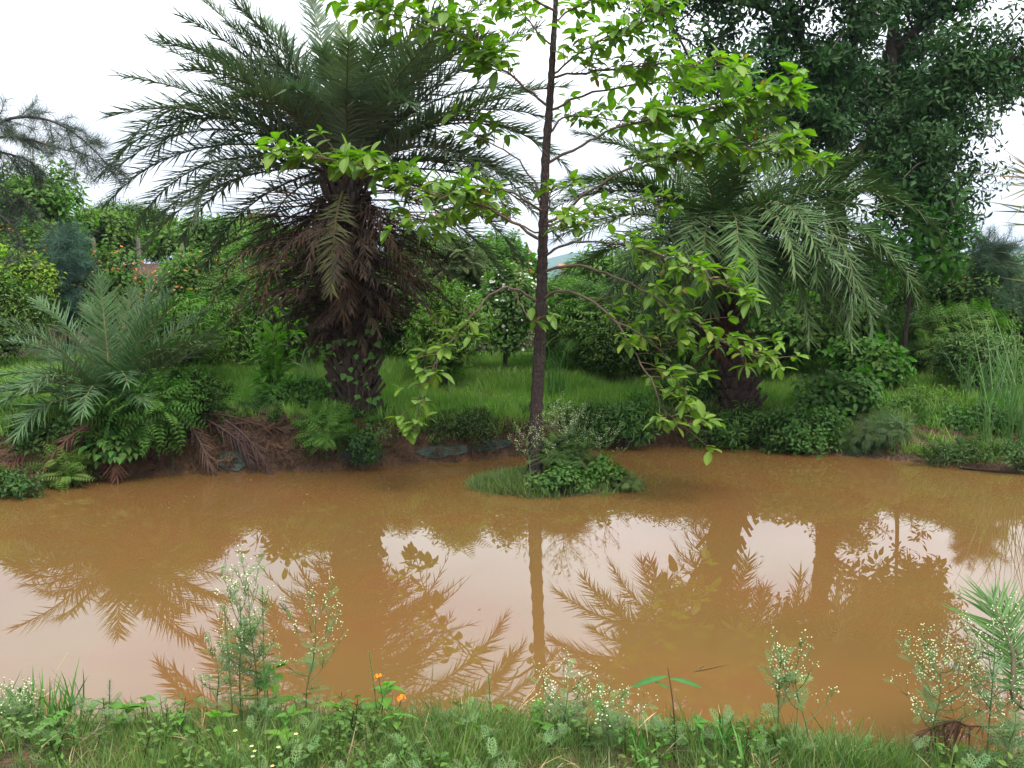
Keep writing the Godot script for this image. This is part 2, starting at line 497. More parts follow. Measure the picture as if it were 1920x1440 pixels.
func blossoms(root: Node3D, reach: Vector3, cnt: int, tint: Color, size: float, low := 0.2) -> void:
	var spots := []
	var tints := []
	for i in cnt:
		var lb: Array = last_lobes[rng.randi() % last_lobes.size()]
		var d := any_way()
		d.y = absf(d.y) if d.y < -0.3 else d.y
		var bump := 1.0 + 0.5 * lump.get_noise_3d(d.x * 60.0 + lb[0].x * 31.0, d.y * 60.0, d.z * 60.0 + lb[0].z * 17.0)
		spots.append(grown(lb[0] + d * lb[1] * bump * R(0.98, 1.12) + d * 0.13, d + Vector3.UP * 0.5, size * R(0.7, 1.3)))
		tints.append(vary(tint, 0.2))
	many("blossom", SPRAY.blossom[0], spots, tints, root)

# ---- palms
# one frond along PTS: leaflets on both sides, a stalk below them
func frond(root: Node3D, called: String, pts: PackedVector3Array, up: Vector3, count: int, longest: float, wide: float, k: Color, mat: Material, stalk: Color, lift := 0.45, bare := 0.14, ragged := 0.0, stalk_r := 0.014) -> MeshInstance3D:
	var s := Shape.new()
	for i in count:
		var t := bare + (1.0 - bare) * (i + 0.5) / count
		var q := (t - bare) / (1.0 - bare)
		var prof := lerpf(0.45, 1.0, smoothstep(0.0, 0.3, q)) * lerpf(1.0, 0.5, smoothstep(0.55, 1.0, q))
		for sg: float in [-1.0, 1.0]:
			if ragged > 0.0 and R(0, 1) < ragged: continue
			var tt := t + R(-0.4, 0.4) / count
			var p := along(pts, tt)
			var h := heading(pts, tt)
			var side := h.cross(up).normalized()
			var top := side.cross(h).normalized()
			var open := lerpf(1.15, 0.55, q) + R(-0.16, 0.16)
			if ragged >= 0.3: open *= R(0.35, 0.8)
			var d := (h * cos(open) + side * sg * sin(open) + top * (lift + R(-0.75, 0.6)) * lerpf(1.0, 0.6, q)).normalized()
			leaf(s, p, d, top, longest * prof * R(0.82, 1.1), wide, 0.5, R(0.02, 0.16) + ragged * 0.4, vary(k, 0.16), LANCE)
	var e := pts[pts.size() - 1]
	leaf(s, e, heading(pts, 1.0), up, longest * 0.45, wide, 0.4, 0.05, k, LANCE)
	var o := part(called, s.mesh(mat), root)
	var b := Shape.new()
	tube(b, pts, taper(pts, stalk_r, 0.003), 5, stalk)
	part("stalk", b.mesh(M.wood), o)
	return o

# the line of a frond that leaves START towards azimuth TURN (0 = +x, 90 = away from the camera) at elevation RISE and bends down by BEND in all (degrees)
func arch(start: Vector3, turn: float, rise: float, bend: float, length: float, steps := 14) -> PackedVector3Array:
	var out := PackedVector3Array([start])
	var p := start
	var a := deg_to_rad(turn)
	for i in steps:
		var t := (i + 0.5) / steps
		var e := deg_to_rad(rise - bend * pow(t, 1.35))
		p += Vector3(cos(e) * cos(a), sin(e), -cos(e) * sin(a)) * (length / steps)
		out.append(p)
	return out

func palm_trunk(root: Node3D, path: PackedVector3Array, r0: float, r1: float, rows: int, bark: Color) -> void:
	var s := Shape.new()
	tube(s, path, taper(path, r0, r1), 14, bark, 0.25)
	part("trunk", s.mesh(M.bark), root)
	var b := Shape.new()      # an old leaf base: a wedge that leans out and up, its cut end ragged
	var p := [Vector3(-0.05, 0, 0), Vector3(0.05, 0, 0), Vector3(0.0, 0.0, 0.035), Vector3(-0.028, 0.15, 0.035), Vector3(0.028, 0.16, 0.035), Vector3(0.0, 0.15, 0.066), Vector3(0.0, 0.13, 0.03)]
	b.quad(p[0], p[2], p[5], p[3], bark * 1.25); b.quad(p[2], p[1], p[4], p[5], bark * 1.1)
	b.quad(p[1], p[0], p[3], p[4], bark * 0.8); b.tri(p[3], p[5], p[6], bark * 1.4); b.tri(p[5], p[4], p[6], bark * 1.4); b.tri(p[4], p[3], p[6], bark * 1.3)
	var m := b.mesh(M.bark)
	for i in rows:
		var t := (i + 0.3) / rows
		var c := along(path, t)
		var r := lerpf(r0, r1, t)
		for j in 12:
			var a := TAU * (j + 0.5 * (i % 2)) / 12.0 + R(-0.08, 0.08)
			var out := Vector3(cos(a), 0, sin(a))
			var y := (Vector3.UP * 1.0 + out * R(0.15, 0.6)).normalized()
			var x := y.cross(out).normalized()
			var sc := R(0.65, 1.0)
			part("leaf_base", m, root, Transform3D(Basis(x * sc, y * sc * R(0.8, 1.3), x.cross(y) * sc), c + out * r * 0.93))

# ---- the young tree
func tree_leaf_mesh(word: String, l: float, w: float, curl: float, k: Color, profile: Array) -> ArrayMesh:
	fresh(word)
	var s := Shape.new()
	leaf(s, Vector3(0, 0.02, 0), Vector3.UP, Vector3.BACK, l, w, 0.28, curl, k, profile, 1.25)
	twig(s, Vector3.ZERO, Vector3(0, 0.03, 0), 0.002, Color(0.3, 0.3, 0.1))
	return s.mesh(M.young)

func aim_leaf(where: Vector3, dir: Vector3, up: Vector3, s: float) -> Transform3D:
	var y := dir.normalized()
	var x := y.cross(up)
	if x.length_squared() < 1e-5: x = y.cross(Vector3(0.3, 0.5, 0.8))
	x = x.normalized()
	return Transform3D(Basis(x * s, y * s, x.cross(y) * s), where)

func young_tree() -> void:
	var d0 := 7.45
	var base := at(1001, 930, d0)
	var root := thing("young_tree", "slender young tree with dark trunk and bright green leaves on the islet", "tree", Vector3(base.x, -0.05, base.z))
	var off := root.position
	var tr := []
	for w in [[1001, 940], [1003, 860], [1006, 760], [1012, 640], [1016, 520], [1019, 420], [1023, 300], [1031, 190], [1037, 90], [1042, 0], [1046, -120], [1050, -260]]:
		tr.append(at(w[0], w[1], d0) - off)
	var path := smooth(tr, 4)
	var s := Shape.new()
	var radii := PackedFloat32Array()
	for i in path.size():
		var t := float(i) / (path.size() - 1)
		radii.append(lerpf(0.068, 0.012, pow(t, 1.1)) + 0.02 * pow(1.0 - t, 12.0))
	tube(s, path, radii, 14, Color(0.062, 0.047, 0.042), 0.12)
	part("trunk", s.mesh(M.bark), root)
	# leaves: six kinds that the branches share
	var kinds := [tree_leaf_mesh("l1", 0.2, 0.108, 0.22, Color(0.145, 0.235, 0.036), ELLIPSE), tree_leaf_mesh("l2", 0.2, 0.1, 0.35, Color(0.12, 0.21, 0.036), ELLIPSE), tree_leaf_mesh("l3", 0.2, 0.115, 0.15, Color(0.175, 0.26, 0.036), ELLIPSE), tree_leaf_mesh("l4", 0.18, 0.095, 0.3, Color(0.2, 0.25, 0.035), ELLIPSE), tree_leaf_mesh("l5", 0.2, 0.1, 0.5, Color(0.128, 0.215, 0.042), ELLIPSE), tree_leaf_mesh("l6", 0.14, 0.055, 0.2, Color(0.24, 0.14, 0.04), ELLIPSE)]
	var lines := [
		# [way points as column, row, depth offset], where leaves start, rosettes, leaf size
		[[[1012, 565, 0], [960, 541, -0.05], [920, 552, -0.1], [870, 612, -0.15], [822, 672, -0.2], [792, 740, -0.2], [776, 805, -0.2]], 0.42, 13, 1.05],
		[[[962, 541, -0.05], [978, 575, -0.1], [1000, 606, -0.2]], 0.85, 2, 1.0],
		[[[1014, 450, 0], [960, 415, -0.1], [900, 384, -0.2], [830, 358, -0.3], [740, 326, -0.4], [640, 300, -0.5], [530, 280, -0.55]], 0.3, 30, 1.1],
		[[[1018, 400, 0], [980, 372, -0.2], [940, 355, -0.3], [880, 353, -0.45], [815, 378, -0.6], [790, 420, -0.6]], 0.35, 14, 1.05],
		[[[1016, 440, 0], [980, 425, 0.1], [930, 400, 0.3], [890, 395, 0.4], [850, 405, 0.5]], 0.3, 12, 1.0],
		[[[1019, 400, 0], [1000, 340, 0.3], [960, 290, 0.5], [900, 260, 0.7], [880, 245, 0.8]], 0.55, 6, 1.0],
		[[[1028, 200, 0], [985, 163, -0.1], [945, 130, -0.2], [915, 106, -0.3], [870, 70, -0.4], [780, 40, -0.6], [690, 15, -0.8]], 0.22, 24, 1.1],
		[[[1036, 85, 0], [1000, 50, 0.1], [975, 20, 0.2], [950, -20, 0.3]], 0.2, 9, 1.0],
		[[[1040, 20, 0], [980, -10, -0.2], [900, -30, -0.4], [800, -20, -0.6], [700, -40, -0.8]], 0.15, 18, 1.05],
		[[[1020, 420, 0], [1050, 404, -0.05], [1106, 356, -0.15], [1180, 318, -0.25], [1250, 291, -0.35], [1330, 278, -0.4], [1430, 282, -0.5], [1490, 284, -0.5]], 0.42, 26, 1.1],
		[[[1027, 306, 0], [1090, 272, -0.1], [1150, 243, -0.2], [1240, 220, -0.3], [1340, 205, -0.4], [1410, 190, -0.45], [1475, 178, -0.5]], 0.34, 26, 1.1],
		[[[1031, 248, 0], [1057, 222, 0.2], [1104, 218, 0.4], [1160, 228, 0.6], [1230, 235, 0.7]], 0.25, 12, 0.9],
		[[[1033, 206, 0], [1090, 180, 0.1], [1190, 159, 0.2], [1290, 153, 0.3], [1380, 148, 0.4]], 0.4, 14, 0.95],
		[[[1035, 140, 0], [1085, 102, -0.1], [1133, 73, -0.2], [1190, 50, -0.3], [1250, 25, -0.4]], 0.12, 17, 1.05],
		[[[1035, 145, 0], [1100, 135, -0.1], [1180, 128, -0.2], [1260, 120, -0.3], [1370, 130, -0.4]], 0.14, 18, 1.0],
		[[[1040, 40, 0], [1090, 10, 0.1], [1150, -10, 0.2], [1230, -20, 0.3]], 0.15, 13, 1.0],
		[[[1018, 480, 0], [1050, 462, -0.1], [1086, 452, -0.15], [1165, 458, -0.3], [1240, 480, -0.4], [1310, 515, -0.5], [1400, 555, -0.6]], 0.42, 22, 1.05],
		[[[1017, 512, 0], [1073, 498, -0.1], [1135, 512, -0.2], [1200, 541, -0.3], [1274, 586, -0.4], [1330, 625, -0.5], [1385, 655, -0.5], [1445, 680, -0.55]], 0.4, 23, 0.95],
		[[[1015, 560, 0], [1055, 546, -0.1], [1103, 558, -0.2], [1146, 596, -0.3], [1183, 650, -0.4], [1219, 712, -0.5], [1247, 770, -0.55], [1275, 795, -0.55], [1300, 795, -0.6]], 0.26, 15, 0.95],
		[[[1146, 596, -0.3], [1190, 620, -0.35], [1240, 660, -0.4], [1275, 715, -0.45], [1290, 740, -0.5]], 0.2, 12, 0.95],
		[[[1018, 430, 0], [1045, 418, 0.3], [1090, 400, 0.6], [1160, 388, 0.9], [1260, 390, 1.1]], 0.35, 11, 0.9],
		[[[1019, 410, 0], [1030, 380, -0.2], [1036, 350, -0.3]], 0.5, 3, 0.9],
		[[[1018, 440, 0], [1040, 432, -0.2], [1062, 430, -0.4], [1080, 420, -0.5]], 0.3, 6, 0.9],
	]
	var spots := []
	for ln in lines:
		var wp := []
		for w in ln[0]: wp.append(at(w[0], w[1], d0 + w[2]) - off)
		var pts := smooth(wp, 4)
		var length := 0.0
		for i in pts.size() - 1: length += pts[i].distance_to(pts[i + 1])
		for i in range(1, pts.size()): pts[i] += any_way() * 0.012
		var b := Shape.new()
		tube(b, pts, taper(pts, 0.006 + 0.0038 * length, 0.003), 6, Color(0.12, 0.085, 0.065))
		var cluster: int = int(ln[2] * (2.25 if ln[0][0][1] < 470 else 1.6))
		for i in cluster:
			var t: float = lerpf(ln[1], 1.0, (i + 0.6) / cluster)
			var last: bool = i == cluster - 1
			if last: t = 1.0
			var p := along(pts, t)
			var h := heading(pts, t)
			var g := any_way()
			g = (g - h * g.dot(h)).normalized()
			var td := (h * 0.7 + g * Vector3(1.0, 0.4, 1.0) + Vector3(0, 0.22, 0)).normalized()
			var e := p + td * (0.03 if last else R(0.04, 0.32))
			var tw := PackedVector3Array([p, p.lerp(e, 0.5) + Vector3(0, 0.01, 0), e])
			tube(b, tw, taper(tw, 0.004, 0.002), 4, Color(0.13, 0.09, 0.05))
			var cnt := 4 + rng.randi() % 3
			for j in cnt:
				var a := TAU * j / cnt + R(-0.4, 0.4)
				var x := td.cross(Vector3(0.2, 0.3, 0.9)).normalized()
				var z := td.cross(x).normalized()
				var dir := (td * R(0.15, 0.9) + (x * cos(a) + z * sin(a)) * R(0.7, 1.1) + Vector3(0, R(-0.25, 0.15), 0)) * Vector3(1.0, 0.5, 1.0)
				dir = dir.normalized()
				var which := rng.randi() % 5
				if which == 3 and j > 1: which = 0
				if R(0, 1) < 0.035: which = 5
				var up := (Vector3.UP + any_way() * 0.4).normalized()
				spots.append([aim_leaf(e - td * R(0.0, 0.05), dir, up, ln[3] * R(0.38, 0.76) * (0.85 if j == 0 else 1.0)), which])
		part("branch", b.mesh(M.wood), root)
	spots.sort_custom(func(a, b): return a[0].origin.z > b[0].origin.z)
	var rest := SurfaceTool.new()
	rest.begin(Mesh.PRIMITIVE_TRIANGLES)
	for i in spots.size():
		var m: ArrayMesh = kinds[spots[i][1]]
		if i < 300: part("leaf", m, root, spots[i][0])
		else: rest.append_from(m, 0, spots[i][0])
	var rm := rest.commit()
	rm.surface_set_material(0, M.young)
	part("leaves", rm, root).set_meta("kind", "stuff")

func big_palm() -> void:
	var d0 := 8.75
	var base := foot(668, d0)
	var root := thing("date_palm", "tall date palm with grey-green crown over a dark skirt of dead fronds", "palm", base)
	var c := at(648, 325, d0) - base
	var k := Color(0.108, 0.15, 0.088)
	var path := smooth([Vector3(0.0, -0.15, 0), Vector3(-0.01, 0.3, 0), Vector3(-0.03, 0.9, 0), c + Vector3(0, -0.6, 0), c + Vector3(0, 0.05, 0)], 5)
	palm_trunk(root, path, 0.205, 0.17, 34, Color(0.07, 0.052, 0.042))
	var green := [[176, 62, 42, 2.6], [186, 50, 62, 2.15], [170, 52, 98, 2.7], [190, 36, 78, 2.7], [174, 18, 62, 2.5], [196, 8, 62, 2.45], [165, -2, 55, 2.3], [205, 34, 110, 2.0],
		[140, 75, 35, 2.7], [120, 82, 25, 2.9], [70, 84, 25, 2.9], [40, 76, 30, 2.6], [20, 70, 38, 2.5], [100, 60, 50, 2.6], [60, 55, 60, 2.5], [150, 48, 70, 2.5],
		[4, 52, 58, 2.35], [352, 44, 82, 2.5], [8, 30, 68, 2.5], [345, 22, 75, 2.4], [355, 5, 60, 2.3], [15, -8, 45, 2.2], [335, 34, 90, 2.2], [30, 25, 70, 2.4], [80, 30, 70, 2.4], [110, 20, 70, 2.4], [135, 15, 75, 2.4],
		[255, 66, 75, 1.6], [285, 64, 75, 1.7], [270, 78, 50, 1.5], [236, 58, 75, 1.9], [304, 56, 80, 1.9],  [100, 78, 30, 2.7], [160, 68, 45, 2.6], [10, 66, 42, 2.5], [85, 70, 40, 2.6], [200, 66, 40, 2.5], [340, 64, 45, 2.4], [180, 54, 108, 3.0], [186, 42, 92, 3.0], [170, 30, 84, 2.9], [192, 24, 70, 2.8], [160, 14, 66, 2.7], [2, 40, 90, 2.9], [350, 26, 80, 2.8], [10, 18, 66, 2.7], [178, 52, 22, 2.75], [184, 42, 30, 2.7], [172, 64, 22, 3.0], [190, 72, 20, 3.0], [0, 52, 24, 2.7], [356, 40, 32, 2.7], [6, 66, 24, 3.0], [150, 46, 26, 2.6], [30, 46, 26, 2.6], [215, 56, 45, 2.5], [325, 56, 45, 2.5], [200, 44, 60, 2.6], [340, 42, 60, 2.6]]
	for i in 20:
		var turn := i * 137.5 + 20.0
		if absf(cos(deg_to_rad(turn))) < 0.72: green.append([turn, R(28, 82), R(35, 62), R(2.0, 2.4)])
		else: green.append([turn, R(58, 82), R(30, 50), R(1.9, 2.3)])
	for f in green:
		if sin(deg_to_rad(f[0])) < -0.6 and f[1] < 45 and f[1] > 0: continue
		var pts := arch(c + Vector3(cos(deg_to_rad(f[0])) * 0.1, R(-0.08, 0.14), -sin(deg_to_rad(f[0])) * 0.1), f[0] + R(-4, 4), f[1] - 6.0, f[2], f[3] * (0.82 if f[1] < 55 else 0.75))
		var side := Vector3(cos(deg_to_rad(f[0])), 0, -sin(deg_to_rad(f[0])))
		var up: Vector3 = (Vector3.UP - side * 0.4).normalized() if f[1] < 70 else -side
		frond(root, "frond", pts, up, 80, 0.36, 0.022, vary(k, 0.14), M.palm, Color(0.12, 0.12, 0.06))
	frond(root, "ageing_frond", arch(c + Vector3(0, -0.15, 0.1), 272, -25, 55, 1.35), Vector3.UP, 54, 0.26, 0.02, Color(0.1, 0.1, 0.04), M.palm, Color(0.14, 0.1, 0.05), 0.3)
	# old fronds that turn brown, still hanging with leaflets
	for f in [[188, -12, 62, 1.75], [200, -25, 50, 1.6], [160, -20, 50, 1.5], [276, -48, 35, 1.25], [350, -22, 45, 1.3], [20, -15, 50, 1.3], [215, -30, 45, 1.4], [330, -30, 40, 1.2]]:
		var pts := arch(c + Vector3(0, -0.25, 0), f[0], f[1], f[2], f[3])
		frond(root, "withered_frond", pts, Vector3.UP, 34, 0.34, 0.018, Color(0.085, 0.048, 0.026), M.dead, Color(0.1, 0.06, 0.03), 0.2, 0.15, 0.25)
	# the skirt: dead, mostly bare fronds one above another
	for i in 250:
		var q := i / 250.0
		var y := lerpf(-0.2, -1.7, pow(q, 0.9))
		var turn := i * 137.5 + R(-15, 15)
		var length := lerpf(1.3, 0.4, smoothstep(0.3, 1.0, q)) * R(0.6, 1.12)
		var pts := arch(c + Vector3(0, y, 0), turn, lerpf(-2, 8, q) + R(-18, 12), lerpf(30, 35, q) * R(0.4, 1.4), length, 9)
		frond(root, "dead_frond", pts, Vector3.UP, 24, lerpf(0.26, 0.14, q), 0.014, vary(Color(0.056, 0.036, 0.024), 0.28), M.dead, Color(0.05, 0.032, 0.024), R(-0.3, 0.5), 0.1, 0.3, 0.011)

func second_palm() -> void:
	var d0 := 9.7
	var base := foot(1376, d0)
	var root := thing("date_palm", "shaded date palm with drooping fronds at the far bank beneath the dark tree", "palm", base)
	var c := at(1352, 440, d0) - base
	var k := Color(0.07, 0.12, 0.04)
	var path := smooth([Vector3(0.03, -0.15, 0), Vector3(0.0, 0.4, 0), c + Vector3(0.0, -0.5, 0), c], 5)
	palm_trunk(root, path, 0.21, 0.18, 18, Color(0.06, 0.04, 0.032))
	var green := [[178, 50, 60, 2.3], [190, 30, 62, 2.3], [170, 12, 45, 2.2], [200, 5, 62, 1.9], [215, 30, 95, 2.0], [205, -20, 50, 1.7], [185, -15, 45, 1.8],
		[150, 62, 50, 2.3], [120, 70, 45, 2.3], [80, 72, 45, 2.3], [50, 62, 50, 2.4], [100, 40, 70, 2.3], [30, 45, 70, 2.3],
		[0, 40, 62, 2.5], [350, 34, 78, 2.6], [10, 20, 55, 2.4], [342, 22, 85, 2.6], [330, 30, 100, 2.5], [335, 5, 72, 2.3], [320, 15, 95, 2.3], [345, -5, 60, 2.0], [310, 30, 115, 2.2], [300, 0, 85, 1.9],
		[240, 40, 105, 1.8], [262, 20, 95, 1.7], [285, 35, 115, 2.1], [275, -10, 75, 1.5], [250, -15, 70, 1.5], [228, 0, 85, 1.7], [272, 65, 80, 1.6], [140, 25, 70, 2.2], [60, 20, 70, 2.2], [182, 62, 50, 2.4], [195, 44, 75, 2.4], [160, 40, 55, 2.5], [5, 55, 55, 2.4], [355, 12, 60, 2.6], [338, 45, 95, 2.6], [325, -8, 60, 2.0], [315, 5, 85, 2.2], [248, 30, 125, 2.1], [262, 42, 128, 2.2], [278, 22, 110, 1.9], [292, 36, 125, 2.3], [230, 28, 112, 2.1], [305, 26, 118, 2.3], [212, 22, 95, 2.0], [236, 8, 95, 1.8], [285, 4, 90, 1.7]]
	for i in 20: green.append([i * 137.5, R(10, 72), R(45, 69), R(2.0, 2.4)])
	for f in green:
		var droops: bool = f[2] > 70.0 and cos(deg_to_rad(f[0])) > 0.4
		var pts := arch(c + Vector3(0, R(-0.08, 0.12), 0), f[0] + R(-4, 4), f[1] - 5.0, f[2], f[3] * (0.95 if droops else 0.84))
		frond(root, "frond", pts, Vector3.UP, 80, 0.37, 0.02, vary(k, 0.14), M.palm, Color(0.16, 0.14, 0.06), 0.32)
	for i in 60:
		var q := i / 60.0
		var pts := arch(c + Vector3(0, lerpf(0.02, -1.3, q), 0), i * 137.5, lerpf(10, -10, q) + R(-15, 15), 60, lerpf(0.8, 0.35, q) * R(0.7, 1.2), 9)
		frond(root, "dead_frond", pts, Vector3.UP, 14, 0.2, 0.012, vary(Color(0.075, 0.04, 0.022), 0.25), M.dead, Color(0.09, 0.05, 0.025), R(-0.3, 0.3), 0.1, 0.3, 0.01)

func small_palm() -> void:
	var d0 := 8.15
	var base := at(212, 792, d0)
	var root := thing("date_palm", "low young date palm without visible trunk on the bank beside the dark leafy vine", "palm", base)
	var k := Color(0.066, 0.118, 0.046)
	var s := Shape.new()
	var path := smooth([Vector3(0, -0.3, 0), Vector3(0, 0.0, 0), Vector3(0.0, 0.16, 0)], 4)
	palm_trunk(root, path, 0.15, 0.1, 6, Color(0.12, 0.07, 0.035))
	for f in [[180, 48, 62, 1.5], [188, 36, 62, 1.35], [172, 30, 40, 1.55], [195, 22, 45, 1.3], [165, 60, 50, 1.5], [205, 52, 80, 1.3], [225, 62, 95, 1.2], [130, 72, 35, 1.5], [95, 80, 30, 1.5], [70, 74, 30, 1.6], [40, 64, 30, 1.55], [15, 58, 32, 1.5], [0, 52, 25, 1.45], [345, 60, 40, 1.4], [325, 66, 55, 1.35], [300, 62, 75, 1.3], [275, 58, 95, 1.2], [250, 66, 85, 1.2], [20, 50, 25, 1.3], [60, 82, 25, 1.6], [120, 84, 20, 1.55], [200, 70, 45, 1.5], [340, 76, 35, 1.5], [160, 74, 40, 1.6], [110, 55, 45, 1.5], [148, 50, 50, 1.5], [310, 45, 60, 1.1], [238, 40, 85, 1.2]]:
		var pts := arch(Vector3(0, 0.12, 0), f[0] + R(-5, 5), f[1] - 7.0, f[2] * 1.1, f[3] * 0.86)
		frond(root, "frond", pts, Vector3.UP, 62, 0.31, 0.014, vary(k, 0.14), M.palm, Color(0.13, 0.12, 0.05), 0.42, 0.12)
	for f in [[225, 0, 50, 1.05], [245, -12, 50, 0.9], [300, -15, 50, 0.7]]:
		var pts := arch(Vector3(0, 0.02, 0.1), f[0], f[1], f[2], f[3])
		frond(root, "dead_frond", pts, Vector3.UP, 30, 0.26, 0.014, Color(0.11, 0.05, 0.03), M.dead, Color(0.12, 0.06, 0.035), -0.1, 0.12, 0.15)

func edge_palm() -> void:
	var base := Vector3(2.3, 0.14, -2.95)
	var root := thing("date_palm", "young palm at the right edge of the near bank, only its frond tips in view", "palm", base)
	var k := Color(0.075, 0.14, 0.04)
	palm_trunk(root, smooth([Vector3(0, -0.25, 0), Vector3(0, 0.1, 0), Vector3(0, 0.25, 0)], 3), 0.13, 0.1, 6, Color(0.1, 0.06, 0.035))
	var lines := [[Vector3(0.0, 0.2, 0), at(1925, 1330, 2.9), at(1900, 1230, 2.95), at(1880, 1170, 3.0), at(1862, 1130, 3.05)],
		[Vector3(0.02, 0.2, 0), at(1985, 1340, 3.0), at(1930, 1280, 3.05), at(1905, 1215, 3.1), at(1893, 1150, 3.15)],
		[Vector3(0.05, 0.2, -0.1), at(2080, 900, 3.2), at(2070, 600, 3.4), at(2000, 390, 3.4), at(1950, 335, 3.25)]]
	var fan := Shape.new()
	for i in 15:
		var a := deg_to_rad(lerpf(148.0, 282.0, i / 14.0) + R(-5, 5))
		leaf(fan, at(1952 + i * 2.0, 335 + i * 1.0, 3.25) - base, Vector3(cos(a), sin(a), R(0.1, 0.5)).normalized(), Vector3(0.3, 0.5, 0.8), R(0.2, 0.27), 0.009, 0.5, 0.06, vary(Color(0.16, 0.17, 0.085) if i % 3 else Color(0.2, 0.13, 0.08), 0.15), LANCE)
	part("frond_tip", fan.mesh(M.palm), root)
	for i in 3:
		var wp := []
		for j in lines[i].size(): wp.append(lines[i][j] if j == 0 else lines[i][j] - base)
		var pts := smooth(wp, 4)
		var up := Vector3(0.2, 0.6, 0.7) if i < 2 else Vector3(-0.2, 0.75, 0.5)
		frond(root, "frond", pts, up.normalized(), 28 if i < 2 else 40, 0.24 if i < 2 else 0.34, 0.011 if i < 2 else 0.013, k if i < 2 else Color(0.14, 0.15, 0.07), M.palm, Color(0.12, 0.1, 0.06), 0.1, 0.35)
	for f in [[80, 55, 70, 1.3], [30, 60, 60, 1.4], [330, 50, 80, 1.3], [290, 60, 70, 1.2]]:
		frond(root, "frond", arch(Vector3(0, 0.2, 0), f[0], f[1], f[2], f[3]), Vector3.UP, 34, 0.3, 0.015, k, M.palm, Color(0.12, 0.1, 0.06))
	var dead := smooth([Vector3(0, 0.1, 0), at(1850, 1362, 2.95) - base, at(1790, 1352, 2.95) - base, at(1735, 1372, 2.95) - base, at(1700, 1408, 2.95) - base], 4)
	frond(root, "dead_frond", dead, Vector3.UP, 44, 0.13, 0.008, Color(0.085, 0.042, 0.025), M.dead, Color(0.1, 0.05, 0.03), -0.9, 0.2, 0.1, 0.005)

# a broad crown of twigs on limbs that are given by their way points
func crown_tree(called: String, label: String, base: Vector3, limbs: Array, subs: int, sprays: int, sub_len: float, kind: String, tint: Color, size: float, bark: Color, r_scale: float) -> Node3D:
	var root := thing(called, label, "tree", base)
	var spots := []
	var tints := []
	for li in limbs.size():
		var wp := []
		for w in limbs[li][0]: wp.append((w as Vector3) - base)
		var pts := smooth(wp, 5)
		var s := Shape.new()
		tube(s, pts, taper(pts, limbs[li][1] * r_scale, limbs[li][2] * r_scale), 9, bark, 0.2)
		part("trunk" if li == 0 else "limb", s.mesh(M.bark), root)
		if limbs[li][3] > 0.99: continue
		var br := Shape.new()
		for i in subs:
			var t := lerpf(limbs[li][3], 1.0, (i + 0.7) / subs)
			var p := along(pts, t)
			var h := heading(pts, t)
			var d: Vector3 = (h * 0.6 + any_way() * 1.1 + Vector3(0, 0.15, 0)).normalized()
			var e := p + d * sub_len * R(0.5, 1.2)
			var line := smooth([p, p.lerp(e, 0.5) + Vector3(0, 0.08, 0) * sub_len, e], 3)
			tube(br, line, taper(line, 0.022 * r_scale, 0.006), 5, bark)
			var clump := vary(tint, 0.15)
			for j in sprays:
				var q := R(0.25, 1.05)
				var sp := along(line, q) + any_way() * 0.22 * sub_len
				spots.append(grown(sp, (any_way() + d * 0.5 + Vector3(0, 0.25, 0)).normalized(), size * R(0.75, 1.25)))
				tints.append(vary(clump, 0.2))
		part("branches", br.mesh(M.wood), root)
	many("crown", SPRAY[kind][0], spots, tints, root)
	return root

